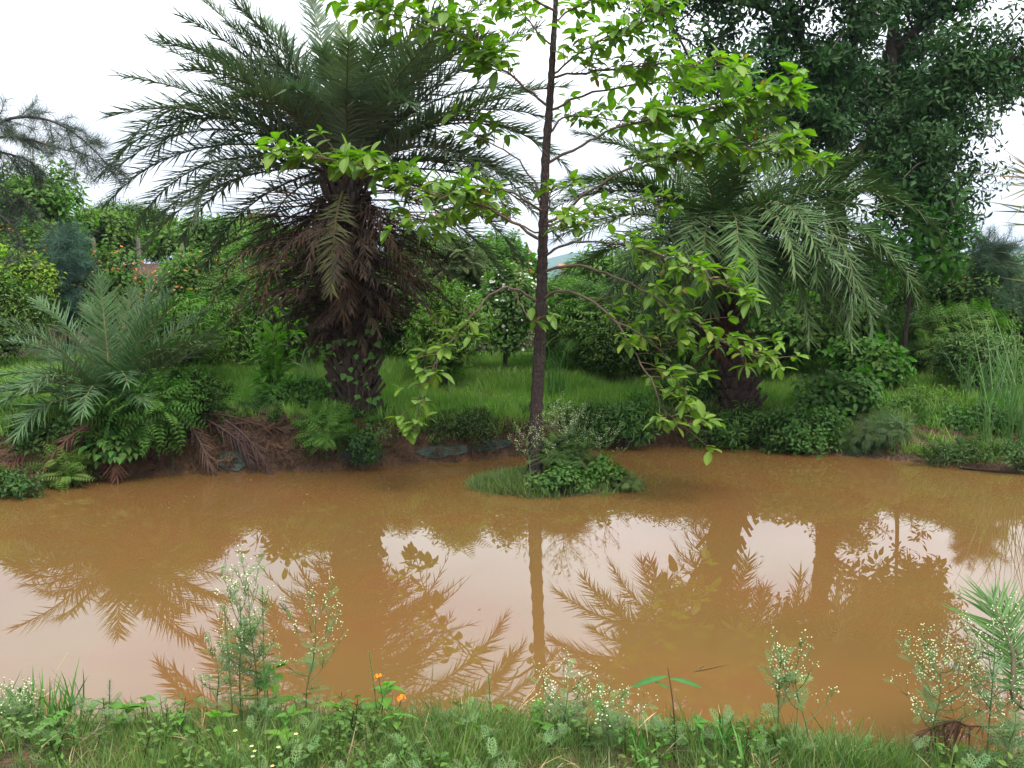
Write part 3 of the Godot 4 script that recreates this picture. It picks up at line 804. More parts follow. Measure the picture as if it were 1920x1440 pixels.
func dark_tree() -> void:
	var d := 12.6
	var b := foot(1572, d)
	var fork := at(1566, 330, d)
	var limbs := [
		[[b - Vector3(0, 0.2, 0), at(1572, 640, d), at(1570, 480, d), fork], 0.2, 0.13, 1.0],
		[[fork, at(1556, 230, d), at(1530, 145, d - 0.2), at(1490, 40, d - 0.4), at(1460, -120, d - 0.5)], 0.12, 0.04, 0.15],
		[[fork, at(1620, 280, d + 0.2), at(1660, 215, d + 0.2), at(1672, 100, d + 0.2), at(1680, -80, d + 0.2), at(1690, -260, d + 0.2)], 0.14, 0.05, 0.2],
		[[at(1545, 195, d), at(1500, 150, d - 0.3), at(1430, 145, d - 0.6), at(1370, 155, d - 0.8), at(1300, 130, d - 0.9)], 0.06, 0.02, 0.25],
		[[at(1490, 40, d - 0.4), at(1420, 10, d - 0.6), at(1340, 0, d - 0.8), at(1270, -20, d - 0.8)], 0.06, 0.02, 0.2],
		[[at(1640, 245, d + 0.2), at(1700, 200, d - 0.2), at(1780, 150, d - 0.5), at(1880, 120, d - 0.7), at(1980, 80, d - 0.8)], 0.09, 0.03, 0.2],
		[[at(1672, 100, d + 0.2), at(1740, 40, d + 0.1), at(1830, 0, d), at(1950, -60, d)], 0.08, 0.03, 0.2],
		[[at(1650, 230, d + 0.2), at(1700, 250, d - 0.4), at(1730, 280, d - 0.8), at(1760, 320, d - 1.0)], 0.06, 0.02, 0.2],
		[[at(1568, 380, d), at(1630, 350, d - 0.3), at(1690, 350, d - 0.6), at(1750, 385, d - 0.8)], 0.06, 0.02, 0.2],
		[[at(1560, 250, d), at(1590, 150, d - 0.5), at(1600, 60, d - 0.9), at(1590, -50, d - 1.2)], 0.07, 0.02, 0.2],
		[[fork, at(1540, 330, d - 0.6), at(1510, 290, d - 1.0), at(1490, 220, d - 1.2)], 0.06, 0.02, 0.3],
		[[at(1568, 300, d), at(1600, 240, d + 0.9), at(1660, 160, d + 1.5), at(1750, 60, d + 1.8)], 0.07, 0.03, 0.2],
		[[at(1680, 0, d + 0.2), at(1650, -80, d - 0.5), at(1600, -140, d - 0.9), at(1500, -180, d - 1.1)], 0.07, 0.03, 0.2],
		[[at(1690, 200, d + 0.2), at(1740, 210, d + 0.8), at(1790, 180, d + 1.1), at(1860, 150, d + 1.2)], 0.07, 0.03, 0.2],
	]
	crown_tree("dark_tree", "large dark-leaved tree with a spreading crown behind the shaded date palm", b, limbs, 20, 13, 0.8, "tree", Color(0.036, 0.082, 0.025), 0.58, Color(0.06, 0.05, 0.043), 1.0)

func slender_tree() -> void:
	var d := 11.2
	var b := foot(1692, d)
	var limbs := [[[b - Vector3(0, 0.2, 0), at(1697, 640, d), at(1703, 580, d), at(1708, 520, d), at(1712, 470, d)], 0.035, 0.02, 1.0],
		[[at(1708, 530, d), at(1740, 490, d - 0.1), at(1790, 470, d - 0.2)], 0.02, 0.01, 0.3],
		[[at(1708, 530, d), at(1680, 500, d - 0.1), at(1640, 480, d - 0.2)], 0.02, 0.01, 0.3],
		[[at(1712, 480, d), at(1730, 440, d), at(1770, 420, d)], 0.02, 0.01, 0.3]]
	crown_tree("slender_tree", "slender thin-stemmed tree with broad leaves under the dark tree's crown", b, limbs, 8, 4, 0.42, "broad", Color(0.05, 0.12, 0.03), 0.75, Color(0.05, 0.04, 0.032), 1.0)

# a feathery tree: drooping limbs of needles
func needle_tree(called: String, label: String, base: Vector3, limbs: Array, cnt: int, tint: Color, size: float, loose := 0.25) -> void:
	var root := thing(called, label, "tree", base)
	var spots := []
	var tints := []
	for li in limbs.size():
		var wp := []
		for w in limbs[li][0]: wp.append((w as Vector3) - base)
		var pts := smooth(wp, 5)
		var s := Shape.new()
		tube(s, pts, taper(pts, limbs[li][1], limbs[li][2]), 7, Color(0.09, 0.07, 0.065))
		part("trunk" if li == 0 else "branch", s.mesh(M.wood), root)
		for i in int(cnt * limbs[li][3]):
			var t := R(0.08, 1.0)
			var p := along(pts, t) + any_way() * R(0.02, 0.12) * loose * 4.0
			var d := (heading(pts, t) * 0.7 + any_way() * 0.8 + Vector3(0, -0.35, 0)).normalized()
			spots.append(grown(p, d, size * R(0.6, 1.15)))
			tints.append(vary(tint, 0.22))
	many("needles", SPRAY.needle[0], spots, tints, root)

# ---------------------------------------------------------------- near bank
# the feathery weed with tiny white flower heads; TALL its height, ARMS its branches
func white_weed(label: String, where: Vector3, tall: float, arms: int, wide: float, heads: int, leaves: int, lean := Vector3.ZERO, tint := Color(0.095, 0.165, 0.05)) -> void:
	var root := thing("flowering_weed", label, "weed", where, "feathery weeds with tiny white flowers")
	var spots := []
	var tints := []
	var leaf_spots := []
	var leaf_tints := []
	var stemk := Color(0.11, 0.165, 0.06)
	var top := Vector3(R(-0.04, 0.04), tall, R(-0.04, 0.04)) + lean
	var path := smooth([Vector3(0, -0.05, 0), top * 0.35 + any_way() * 0.012, top * 0.7 + any_way() * 0.015, top], 5)
	var s := Shape.new()
	tube(s, path, taper(path, 0.0038, 0.0013), 6, stemk)
	part("stem", s.mesh(M.dull), root)
	for i in arms:
		var t := lerpf(0.35, 0.98, (i + 0.5) / arms)
		var a := i * 2.4 + R(-0.5, 0.5)
		var p := along(path, t)
		var reach := wide * lerpf(1.0, 0.5, (t - 0.35) / 0.65) * R(0.7, 1.1)
		var e := p + Vector3(cos(a) * reach, tall * R(0.14, 0.3) + reach * 0.3, sin(a) * reach)
		var line := smooth([p, p.lerp(e, 0.5) + Vector3(0, -0.015, 0), e], 4)
		var b := Shape.new()
		tube(b, line, taper(line, 0.0019, 0.0008), 5, stemk)
		var forks := 3 + rng.randi() % 3
		for j in forks:
			var q := along(line, lerpf(0.35, 1.0, (j + 0.5) / forks))
			var f := q + (any_way() * 0.7 + (e - p).normalized() * 0.6 + Vector3(0, 0.9, 0)).normalized() * reach * R(0.25, 0.5)
			var fl := PackedVector3Array([q, q.lerp(f, 0.5) + any_way() * 0.004, f])
			tube(b, fl, taper(fl, 0.0012, 0.0006), 4, stemk)
			for h in heads:
				var g := f + (any_way() + Vector3(0, 0.35, 0)) * R(0.006, 0.03)
				var gl := PackedVector3Array([f, g])
				tube(b, gl, taper(gl, 0.0006, 0.0005), 3, stemk)
				spots.append(grown(g, any_way() + Vector3.UP, R(0.0021, 0.0032)))
				tints.append(vary(Color(0.66, 0.7, 0.45), 0.1))
			if R(0, 1) < 0.6:
				leaf_spots.append(aim_leaf(q, (e - p).normalized() + any_way() * 0.7, Vector3.UP + any_way() * 0.3, R(0.25, 0.6)))
				leaf_tints.append(vary(tint, 0.2))
		part("branch", b.mesh(M.dull), root)
	for i in leaves:
		var t := R(0.05, 0.75)
		var a := i * 2.4
		leaf_spots.append(aim_leaf(along(path, t), Vector3(cos(a), R(0.1, 0.8), sin(a)), Vector3.UP + any_way() * 0.3, lerpf(1.15, 0.6, t) * R(0.7, 1.2)))
		leaf_tints.append(vary(tint, 0.2))
	if leaf_spots.size(): many("foliage", SPRAY.feather[0], leaf_spots, leaf_tints, root)
	if spots.size(): many("flower_heads", SPRAY.head[0], spots, tints, root)

# an upright weed with pairs of broad leaves
func broad_weed(called: String, label: String, group: String, where: Vector3, top: Vector3, pairs: int, l: float, w: float, k: Color, whorl := 0) -> Node3D:
	var root := thing(called, label, "weed", where, group)
	var s := Shape.new()
	var path := smooth([Vector3(0, -0.05, 0), top * 0.5 + Vector3(R(-0.01, 0.01), 0, 0), top], 4)
	tube(s, path, taper(path, 0.003, 0.0016), 6, Color(0.1, 0.15, 0.05))
	part("stem", s.mesh(M.dull), root)
	var kinds := []
	for i in 3:
		var f := Shape.new()
		leaf(f, Vector3(0, 0.006, 0), Vector3.UP, Vector3.BACK, l, w, 0.22, [0.2, 0.4, 0.1][i], vary(k, 0.15), OVATE, 1.2)
		twig(f, Vector3.ZERO, Vector3(0, 0.012, 0), 0.0015, Color(0.1, 0.15, 0.05))
		kinds.append(f.mesh(M.leaf))
	for i in pairs:
		var t := lerpf(0.3, 1.0, (i + 0.6) / pairs)
		for sg in 2:
			if R(0, 1) < 0.12: continue
			var a := i * 1.5 + PI * sg + R(-0.35, 0.35)
			part("leaf", kinds[rng.randi() % 3], root, aim_leaf(along(path, t), Vector3(cos(a), R(-0.1, 0.45), sin(a)), Vector3.UP + any_way() * 0.25, R(0.75, 1.15) * lerpf(1.1, 0.75, t)))
	for j in maxi(0, whorl - rng.randi() % 3):
		var a := TAU * j / whorl + R(-0.7, 0.7)
		part("leaf", kinds[rng.randi() % 3], root, aim_leaf(top, Vector3(cos(a), R(0.0, 0.9), sin(a)), Vector3.UP + any_way() * 0.4, R(0.4, 0.95)))
	return root

func spike_weed(label: String, where: Vector3, top: Vector3, cnt: int, l: float, w: float, k: Color) -> void:
	var root := thing("spike_weed", label, "weed", where, "upright narrow-leaved weeds")
	var path := smooth([Vector3(0, -0.05, 0), top * 0.5, top], 4)
	var s := Shape.new()
	tube(s, path, taper(path, 0.003, 0.0012), 6, k)
	part("stem", s.mesh(M.dull), root)
	var f := Shape.new()
	for i in cnt:
		var t := lerpf(0.25, 1.0, float(i) / cnt)
		var a := i * 2.4
		leaf(f, along(path, t), Vector3(cos(a), R(0.5, 1.1), sin(a)).normalized(), Vector3.UP, l * lerpf(1.1, 0.5, t) * R(0.7, 1.1), w, 0.2, 0.2, vary(k, 0.2), LANCE)
	part("foliage", f.mesh(M.dull), root)

func stalk(called: String, label: String, group: String, pts: Array, r: float, k: Color) -> void:
	var base: Vector3 = pts[0]
	var root := thing(called, label, "grass stalk", base, group)
	var wp := []
	for p in pts: wp.append((p as Vector3) - base)
	var path := smooth(wp, 5)
	var s := Shape.new()
	tube(s, path, taper(path, r, r * 0.35), 5, k)
	part("stem", s.mesh(M.dead), root)
	var f := Shape.new()
	for i in 5: leaf(f, along(path, 0.08 + 0.14 * i), (heading(path, 0.5) + any_way() * 0.5).normalized(), any_way(), R(0.06, 0.12), 0.004, 0.2, 0.4, vary(k, 0.2), BLADE)
	part("blade", f.mesh(M.dead), root)

# ---------------------------------------------------------------- scene
func overcast_sky() -> Sky:
	# an even overcast: about three times as bright overhead as at the horizon, with soft cloud relief all round
	var w := 1024
	var h := 512
	var im := Image.create(w, h, false, Image.FORMAT_RGBF)
	var cl := FastNoiseLite.new()
	cl.seed = 5
	cl.frequency = 1.1
	cl.fractal_octaves = 5
	for y in h:
		var el := (0.5 - (y + 0.5) / h) * PI
		var up := maxf(0.0, sin(el))
		var lum := SKY_LOW * (1.0 + SKY_RISE * pow(up, 0.95))
		for x in w:
			var az := TAU * (x + 0.5) / w
			var dir := Vector3(cos(az) * cos(el), sin(el), sin(az) * cos(el))
			var flat := dir * (1.0 / (0.22 + up))
			var nz := cl.get_noise_3d(flat.x, flat.y * 2.0, flat.z)
			var b := lum * (1.0 + 0.4 * nz)
			var thin := clampf(0.5 - nz * 1.2, 0.0, 1.0)
			im.set_pixel(x, y, Color(b * (0.965 - 0.06 * thin), b * (1.0 - 0.02 * thin), b * (1.05 + 0.03 * thin)))
	var pm := PanoramaSkyMaterial.new()
	pm.panorama = ImageTexture.create_from_image(im)
	var sky := Sky.new()
	sky.sky_material = pm
	return sky

const SKY_LOW := 0.29
const SKY_RISE := 4.1

func _ready() -> void:
	var cam := Camera3D.new()
	cam.name = "camera"
	cam.position = Vector3(0, EYE, 0)
	cam.rotation_degrees = Vector3(-PITCH, 0, 0)
	cam.fov = rad_to_deg(2.0 * atan(720.0 / FOCAL))
	cam.near = 0.05
	cam.far = 3000.0
	add_child(cam)
	cam.current = true
	var we := WorldEnvironment.new()
	we.name = "environment"
	var env := Environment.new()
	env.background_mode = Environment.BG_SKY
	env.sky = overcast_sky()
	env.tonemap_mode = Environment.TONE_MAPPER_LINEAR
	env.tonemap_exposure = 3.0
	env.sdfgi_enabled = true
	env.ssao_enabled = true
	env.ssil_enabled = true
	env.fog_enabled = true
	env.fog_density = 0.00035
	env.fog_light_color = Color(0.8, 0.88, 1.0)
	we.environment = env
	add_child(we)
	var sun := DirectionalLight3D.new()
	sun.name = "veiled_sun"
	sun.light_energy = 0.5
	sun.light_angular_distance = 20.0
	sun.light_color = Color(1.0, 0.97, 0.92)
	sun.rotation_degrees = Vector3(-62, 35, 0)
	sun.shadow_enabled = true
	add_child(sun)
	lump.seed = 11
	lump.frequency = 0.035
	lump.fractal_octaves = 3
	fine.seed = 23
	fine.frequency = 0.12
	fine.fractal_octaves = 3
	make_materials()
	make_sprays()
	setting()
	big_palm()
	second_palm()
	small_palm()
	dark_tree()
	slender_tree()
	needle_trees()
	hedgerow()
	young_tree()
	far_bank()
	islet_plants()
	near_bank()
	edge_palm()

func setting() -> void:
	# the ground: one sheet from behind the camera under the pond to the horizon; its rows follow the two shores
	var cols := []
	var x := -6.3
	while x <= 6.3:
		cols.append(x)
		x += 0.06
	var g := 0.1
	while x < 900.0:
		cols.append(x); cols.push_front(-x)
		g *= 1.22
		x += g
	var rows := []
	for d in [-900.0, -200.0, -40.0, -10.0, -3.0, 0.0, 1.0, 1.7]: rows.append([0, d])
	for i in 31: rows.append([1, -0.95 + i * 0.05])
	for i in range(1, 8): rows.append([2, i / 8.0])
	for i in 62: rows.append([3, -0.5 + i * 0.04])
	for i in range(1, 46): rows.append([4, pow(i / 45.0, 1.4)])
	for i in range(1, 16): rows.append([0, 34.0 * pow(1.28, i) if i < 15 else 1500.0])
	var s := Shape.new()
	for r in rows:
		for cx in cols:
			var ne := near_edge(cx)
			var fe := far_edge(cx)
			var d := 0.0
			match r[0]:
				0: d = r[1]
				1: d = ne + r[1]
				2: d = lerpf(ne + 0.55, fe - 0.5, r[1])
				3: d = fe + r[1]
				4: d = lerpf(fe + 1.94, 34.0, r[1])
			s.v.append(Vector3(cx, land(cx, d), -d))
	for r in rows.size() - 1:
		for k in cols.size() - 1:
			var p := r * cols.size() + k
			var q := p + cols.size()
			s.ix.append(p); s.ix.append(q); s.ix.append(p + 1)
			s.ix.append(p + 1); s.ix.append(q); s.ix.append(q + 1)
	s.n.resize(s.v.size())
	s.n.fill(Vector3.ZERO)
	for i in range(0, s.ix.size(), 3):
		var nn := (s.v[s.ix[i + 2]] - s.v[s.ix[i]]).cross(s.v[s.ix[i + 1]] - s.v[s.ix[i]])
		if nn.y < 0.0: nn = -nn
		for k in 3: s.n[s.ix[i + k]] += nn
	for i in s.n.size(): s.n[i] = s.n[i].normalized()
	whole("ground", s.mesh(M.soil), "dark brown earth of the banks", "", "", "structure")
	# the pond
	var w := Shape.new()
	for i in 2:
		for j in 2: w.v.append(Vector3(-11.0 + 22.0 * j, 0, -2.0 - 9.5 * i)); w.n.append(Vector3.UP)
	w.ix = PackedInt32Array([0, 2, 1, 1, 2, 3])
	whole("water", w.mesh(M.water), "still muddy brown water of the pond", "", "", "structure")
	# the islet under the young tree
	var isl := Shape.new()
	var c := at(1035, 903, 7.5)
	c.y = 0.0
	for i in 13:
		for j in 40:
			var a := TAU * j / 40.0
			var q := i / 12.0
			var rr := 1.0 + 0.14 * lump.get_noise_2d(cos(a) * 40.0, sin(a) * 40.0)
			isl.v.append(c + Vector3(cos(a) * 0.68 * q * rr, 0.11 * (1.0 - q * q) - 0.03 * q + 0.02 * fine.get_noise_2d(cos(a) * q * 20.0, sin(a) * q * 20.0), sin(a) * 0.44 * q * rr))
			isl.n.append(Vector3(cos(a) * q * 0.3, 1, sin(a) * q * 0.4).normalized())
	for i in 12:
		for j in 40:
			var p := i * 40 + j
			var q := i * 40 + (j + 1) % 40
			isl.ix.append_array([p, p + 40, q, q, p + 40, q + 40])
	whole("islet", isl.mesh(M.soil), "low earth islet in the pond", "", "", "structure")
	# far hills
	var hl := Shape.new()
	for layer in 2:
		var dist: float = [620.0, 1050.0][layer]
		var start := hl.v.size()
		for i in 121:
			var xx := lerpf(-1.1, 1.1, i / 120.0) * dist
			var top: float = [20.0, 38.0][layer] * (0.55 + 0.75 * lump.get_noise_2d(i * [3.1, 2.2][layer], layer * 50.0) + [0.0, 0.25][layer])
			for k in 6:
				var q := k / 5.0
				hl.v.append(Vector3(xx, -2.0 + (maxf(top, 5.0) + 2.0) * sin(q * PI * 0.5) , -dist - q * 120.0))
				hl.n.append(Vector3(0, 0.6 + q * 0.4, 0.8 - 0.5 * q).normalized())
				hl.c.append(vary(Color(0.035, 0.07, 0.03), 0.25))
		for i in 120:
			for k in 5:
				var p := start + i * 6 + k
				hl.ix.append_array([p, p + 1, p + 6, p + 6, p + 1, p + 7])
	whole("hills", hl.mesh(M.hill), "low wooded hills on the horizon", "", "", "structure")
	# a far house whose roof shows beside the young tree's trunk
	var hb := foot(1074, 95.0)
	var house := thing("farm_house", "small far house with an orange tiled roof beside the young trunk", "house", hb)
	var eave := at(1074, 503, 95.0).y - hb.y
	var wall := Shape.new()
	var a := Vector3(-2.4, -0.3, 1.6); var b := Vector3(2.4, eave, -1.6)
	for f in [[Vector3(a.x, a.y, a.z), Vector3(b.x, a.y, a.z), Vector3(b.x, b.y, a.z), Vector3(a.x, b.y, a.z)], [Vector3(a.x, a.y, b.z), Vector3(b.x, a.y, b.z), Vector3(b.x, b.y, b.z), Vector3(a.x, b.y, b.z)], [Vector3(a.x, a.y, a.z), Vector3(a.x, a.y, b.z), Vector3(a.x, b.y, b.z), Vector3(a.x, b.y, a.z)], [Vector3(b.x, a.y, a.z), Vector3(b.x, a.y, b.z), Vector3(b.x, b.y, b.z), Vector3(b.x, b.y, a.z)]]:
		wall.quad(f[0], f[1], f[2], f[3], Color(0.5, 0.47, 0.42))
	part("wall", wall.mesh(M.roof), house)
	var rf := Shape.new()
	house.scale = Vector3(0.6, 1.0, 0.6)
	var rk := Color(0.26, 0.12, 0.07)
	rf.quad(Vector3(-2.7, eave - 0.05, 1.95), Vector3(2.7, eave - 0.05, 1.95), Vector3(2.7, eave + 0.5, 0), Vector3(-2.7, eave + 0.5, 0), rk)
	rf.quad(Vector3(-2.7, eave - 0.05, -1.95), Vector3(2.7, eave - 0.05, -1.95), Vector3(2.7, eave + 0.5, 0), Vector3(-2.7, eave + 0.5, 0), rk)
	for sg: float in [-1.0, 1.0]: rf.tri(Vector3(2.7 * sg, eave - 0.05, 1.95), Vector3(2.7 * sg, eave - 0.05, -1.95), Vector3(2.7 * sg, eave + 0.5, 0), rk)
	part("roof", rf.mesh(M.roof), house)
	# grass of the far bank
	fresh("meadow")
	for kind in 2:
		var spots := []
		var tints := []
		for i in 13000:
			var gx := R(-8.5, 9.5)
			var o := pow(R(0, 1), 1.3) * 7.0 + 0.12
			var wide := lerpf(0.2, 0.9, smoothstep(2.0, 3.6, gx))
			if o < wide and R(0, 1) < 0.7: continue
			var d := far_edge(gx) + o
			var patch := lump.get_noise_2d(gx * 12.0, d * 12.0)
			if R(-0.5, 1.0) < -patch - 0.2: continue
			spots.append(grown(Vector3(gx, land(gx, d) - 0.01, -d), Vector3(R(-0.2, 0.2), 1, R(-0.2, 0.2)), R(0.6, 1.2) * (1.0 + 0.5 * patch)))
			tints.append(vary(Color(0.195, 0.3, 0.06).lerp(Color(0.14, 0.22, 0.048), clampf(patch + 0.3, 0.0, 1.0)), 0.22))
		tag(many("grass", SPRAY.meadow[kind], spots, tints, self), ["bright green grass of the far meadow", "long loose grass of the far meadow"][kind], "grass", "", "stuff")

func needle_trees() -> void:
	var b := Vector3(-5.6, 0.4, -7.6)
	needle_tree("feathery_tree", "feathery needle-leaved tree beyond the left edge with a drooping branch against the sky", b, [
		[[b - Vector3(0, 0.3, 0), b + Vector3(0.05, 2.0, 0), b + Vector3(0, 4.5, 0)], 0.09, 0.04, 0.2],
		[[b + Vector3(0, 2.6, 0), at(-60, 255, 7.5), at(20, 222, 7.4), at(90, 225, 7.3), at(150, 258, 7.3), at(205, 312, 7.3)], 0.02, 0.004, 0.8],
		[[b + Vector3(0, 2.4, 0), at(-40, 262, 7.4), at(40, 258, 7.2), at(110, 278, 7.1), at(170, 292, 7.1)], 0.016, 0.004, 0.6],
		[[b + Vector3(0, 2.3, 0), at(-60, 275, 7.6), at(0, 285, 7.5), at(50, 300, 7.5), at(82, 325, 7.5)], 0.016, 0.004, 0.5],
		[[b + Vector3(0, 2.0, 0), at(-60, 330, 7.6), at(-10, 350, 7.5), at(40, 372, 7.5), at(62, 400, 7.5)], 0.012, 0.004, 0.3],
		[[b + Vector3(0, 1.9, 0), at(-60, 370, 7.6), at(-15, 395, 7.6), at(20, 420, 7.5), at(40, 460, 7.5)], 0.012, 0.004, 0.3]], 70, Color(0.055, 0.072, 0.055), 0.55, 0.08)
	var sb := foot(132, 14.0)
	var tp := at(125, 445, 14.0)
	var lim := [[[sb - Vector3(0, 0.2, 0), sb.lerp(tp, 0.5), tp], 0.02, 0.006, 1.6]]
	fresh("sapling")
	for i in 16:
		var p := sb.lerp(tp, 0.3 + 0.04 * i)
		var a := i * 2.4
		var r := lerpf(0.52, 0.12, i / 16.0)
		lim.append([[p, p + Vector3(cos(a) * r * 0.5, 0.12, sin(a) * r * 0.5), p + Vector3(cos(a) * r, 0.16, sin(a) * r)], 0.006, 0.002, 0.55])
	needle_tree("feathery_sapling", "soft blue-green feathery sapling beside the yellow-green bush", sb, lim, 34, Color(0.04, 0.085, 0.06), 0.8, 0.12)
	var rb := foot(1862, 13.0)
	var rt := at(1858, 462, 13.0)
	lim = [[[rb - Vector3(0, 0.2, 0), rb.lerp(rt, 0.5), rt], 0.03, 0.006, 1.6]]
	for i in 18:
		var p := rb.lerp(rt, 0.25 + 0.04 * i)
		var a := i * 2.4
		var r := lerpf(0.7, 0.12, i / 18.0)
		lim.append([[p, p + Vector3(cos(a) * r * 0.5, 0.15, sin(a) * r * 0.5), p + Vector3(cos(a) * r, 0.22, sin(a) * r)], 0.008, 0.002, 0.6])
	needle_tree("feathery_sapling", "grey-green feathery sapling at the right below the patch of blue hill", rb, lim, 34, Color(0.05, 0.09, 0.05), 0.7, 0.12)

func hedgerow() -> void:
	var g := "bushes of the hedgerow behind the meadow"
	# columns: name, label, column, distance, row of the top, half width, half depth, twig, lobes, twigs per lobe, colour, twig size
	var mid := Color(0.105, 0.19, 0.036)
	var deep := mid
	var light := Color(0.13, 0.225, 0.038)
	var list := [
		["leafy_tree", "light green leafy tree on the skyline behind the blue-green sapling", 65, 17.5, 352, 1.15, 1.1, "ovate", 12, 55, mid, 1.5],
		["bush", "leafy bush on the skyline just below the drooping feathery branch", -60, 18.0, 385, 1.3, 1.1, "small", 9, 55, deep, 1.5],
		["bush", "bright yellow-green bush at the left edge above the young palm", 38, 13.4, 505, 0.55, 0.4, "ovate", 6, 40, Color(0.2, 0.29, 0.03), 1.0],
		["bush", "dark bush low at the left edge under the yellow-green bush", -20, 12.0, 560, 0.8, 0.5, "small", 7, 50, deep, 1.2],
		["bush", "round green bush on the ridge left of the fence posts", 200, 22.0, 428, 1.1, 0.9, "ovate", 8, 60, mid, 1.5],
		["bush", "wide leafy bush on the ridge behind the middle fence post", 268, 25.0, 418, 1.2, 1.0, "small", 8, 60, mid, 1.8],
		["bush", "low bush on the ridge right of the last fence post", 395, 24.0, 438, 1.5, 1.0, "ovate", 9, 60, mid, 1.6],
		["bush", "pale bush on the ridge just left of the palm's skirt", 470, 26.0, 430, 1.2, 1.0, "lance", 8, 50, light, 1.5],
		["bush", "green bush at the back seen under the tall palm's left fronds", 560, 22.0, 450, 1.4, 1.0, "small", 8, 60, mid, 1.6],
		["bush", "dense dark bush in the gap left of the palm's skirt", 450, 12.6, 545, 1.0, 0.6, "pinnate", 10, 60, deep, 1.2],
		["bush", "dark leafy bush right behind the tall palm's trunk", 590, 12.4, 540, 0.9, 0.6, "small", 9, 60, deep, 1.3],
		["bush", "low green bush at the meadow's back left of the bright shrub", 395, 11.6, 600, 0.6, 0.4, "small", 6, 45, mid, 1.0],
		["bush", "bright leafy bush right of the young palm's fronds", 340, 10.4, 598, 0.5, 0.4, "lance", 7, 40, light, 0.8],
		["bush", "light olive feathery bush rising behind the palm's skirt", 850, 14.0, 470, 0.5, 0.45, "pinnate", 8, 45, Color(0.13, 0.17, 0.06), 1.1],
		["bush", "green bush between the tall palm's trunk and the bright shoots", 770, 12.8, 560, 0.7, 0.5, "small", 7, 60, mid, 1.2],
		["bush", "bush of bright shoots left of the white blossoms", 838, 11.4, 552, 0.45, 0.4, "lance", 7, 40, light, 0.85],
		["bush", "dark bush at the back left of the young trunk", 930, 16.5, 470, 0.9, 0.7, "ovate", 8, 60, mid, 1.4],
		["bush", "dark green bush just right of the young trunk", 1090, 13.2, 560, 0.8, 0.6, "pinnate", 8, 60, deep, 1.2],
		["bush", "fine-leaved bush behind the drooping branch tips right of the trunk", 1190, 12.4, 590, 0.8, 0.6, "small", 8, 60, mid, 1.2],
		["bush", "deep green bush in the shade left of the second palm's trunk", 1280, 13.2, 560, 0.9, 0.6, "small", 8, 60, deep, 1.3],
		["bush", "tall bush at the back between the young trunk and second palm", 1150, 19.0, 505, 1.3, 1.0, "ovate", 9, 60, mid, 1.5],
		["bush", "dark bush filling the shade right of the second palm's trunk", 1480, 12.2, 600, 1.0, 0.6, "ovate", 9, 60, deep, 1.2],
		["bush", "dark bush behind the dark tree's trunk", 1560, 14.5, 540, 1.1, 0.7, "small", 9, 60, deep, 1.4],
		["bush", "vine-covered bush with light leaves right of the drooping fronds", 1625, 10.9, 655, 0.45, 0.4, "broad", 7, 26, Color(0.075, 0.17, 0.03), 0.75],
		["bush", "green bush behind the slender tree's thin stem", 1735, 13.4, 545, 0.9, 0.6, "small", 9, 60, mid, 1.25],
		["bush", "dark leafy bush right of the slender stem", 1790, 12.2, 590, 0.8, 0.5, "pinnate", 8, 55, deep, 1.1],
		["bush", "lighter green bush at the right edge behind the reeds", 1905, 13.6, 545, 0.8, 0.6, "ovate", 8, 55, mid, 1.2],
		["bush", "pale bush on the slope left of the tall reeds", 1835, 10.9, 660, 0.5, 0.4, "lance", 6, 40, Color(0.1, 0.17, 0.05), 0.9],
		["bush", "far bush on the skyline at the right edge", 1990, 19.0, 500, 1.6, 1.0, "ovate", 9, 60, mid, 1.5],
		["bush", "far green bush in the gap right of the dark tree", 1780, 20.0, 500, 1.3, 1.0, "small", 9, 60, mid, 1.7],
		["bush", "far bush behind the second palm's left fronds", 1330, 20.0, 490, 1.3, 1.0, "small", 9, 60, mid, 1.7],
		["bush", "far bush on the skyline behind the tall palm's right side", 780, 21.0, 465, 1.5, 1.0, "small", 9, 60, mid, 1.7],
		["bush", "small far bush that hides the foot of the orange-roofed house", 1072, 45.0, 503, 1.2, 1.0, "ovate", 8, 60, mid, 1.8],
		["bush", "broad bush beyond the right edge of the hedgerow", 2120, 13.0, 560, 1.4, 0.9, "ovate", 10, 60, mid, 1.4],
		["bush", "outermost bush of the hedgerow to the right", 2330, 13.5, 545, 1.6, 1.0, "small", 10, 60, mid, 1.6],
		["bush", "broad bush of the hedgerow beyond the left edge", -230, 14.0, 520, 1.5, 1.0, "ovate", 10, 60, mid, 1.4],
		["bush", "far bush in shade behind the dark tree's lower limbs", 1500, 19.0, 480, 1.3, 1.0, "small", 9, 60, deep, 1.7],
	]
	for e in list:
		var b := foot(e[2], e[3])
		var top := at(e[2], e[4], e[3]).y - b.y
		bush(e[0], e[1], "tree" if e[0] == "leafy_tree" else "bush", "" if e[0] == "leafy_tree" else g, b, Vector3(e[5], top, e[6]), e[7], e[8], e[9], e[10], e[11])
	# flowering bushes: the same, with blossoms of their own
	var fg := "flowering bushes of the hedgerow"
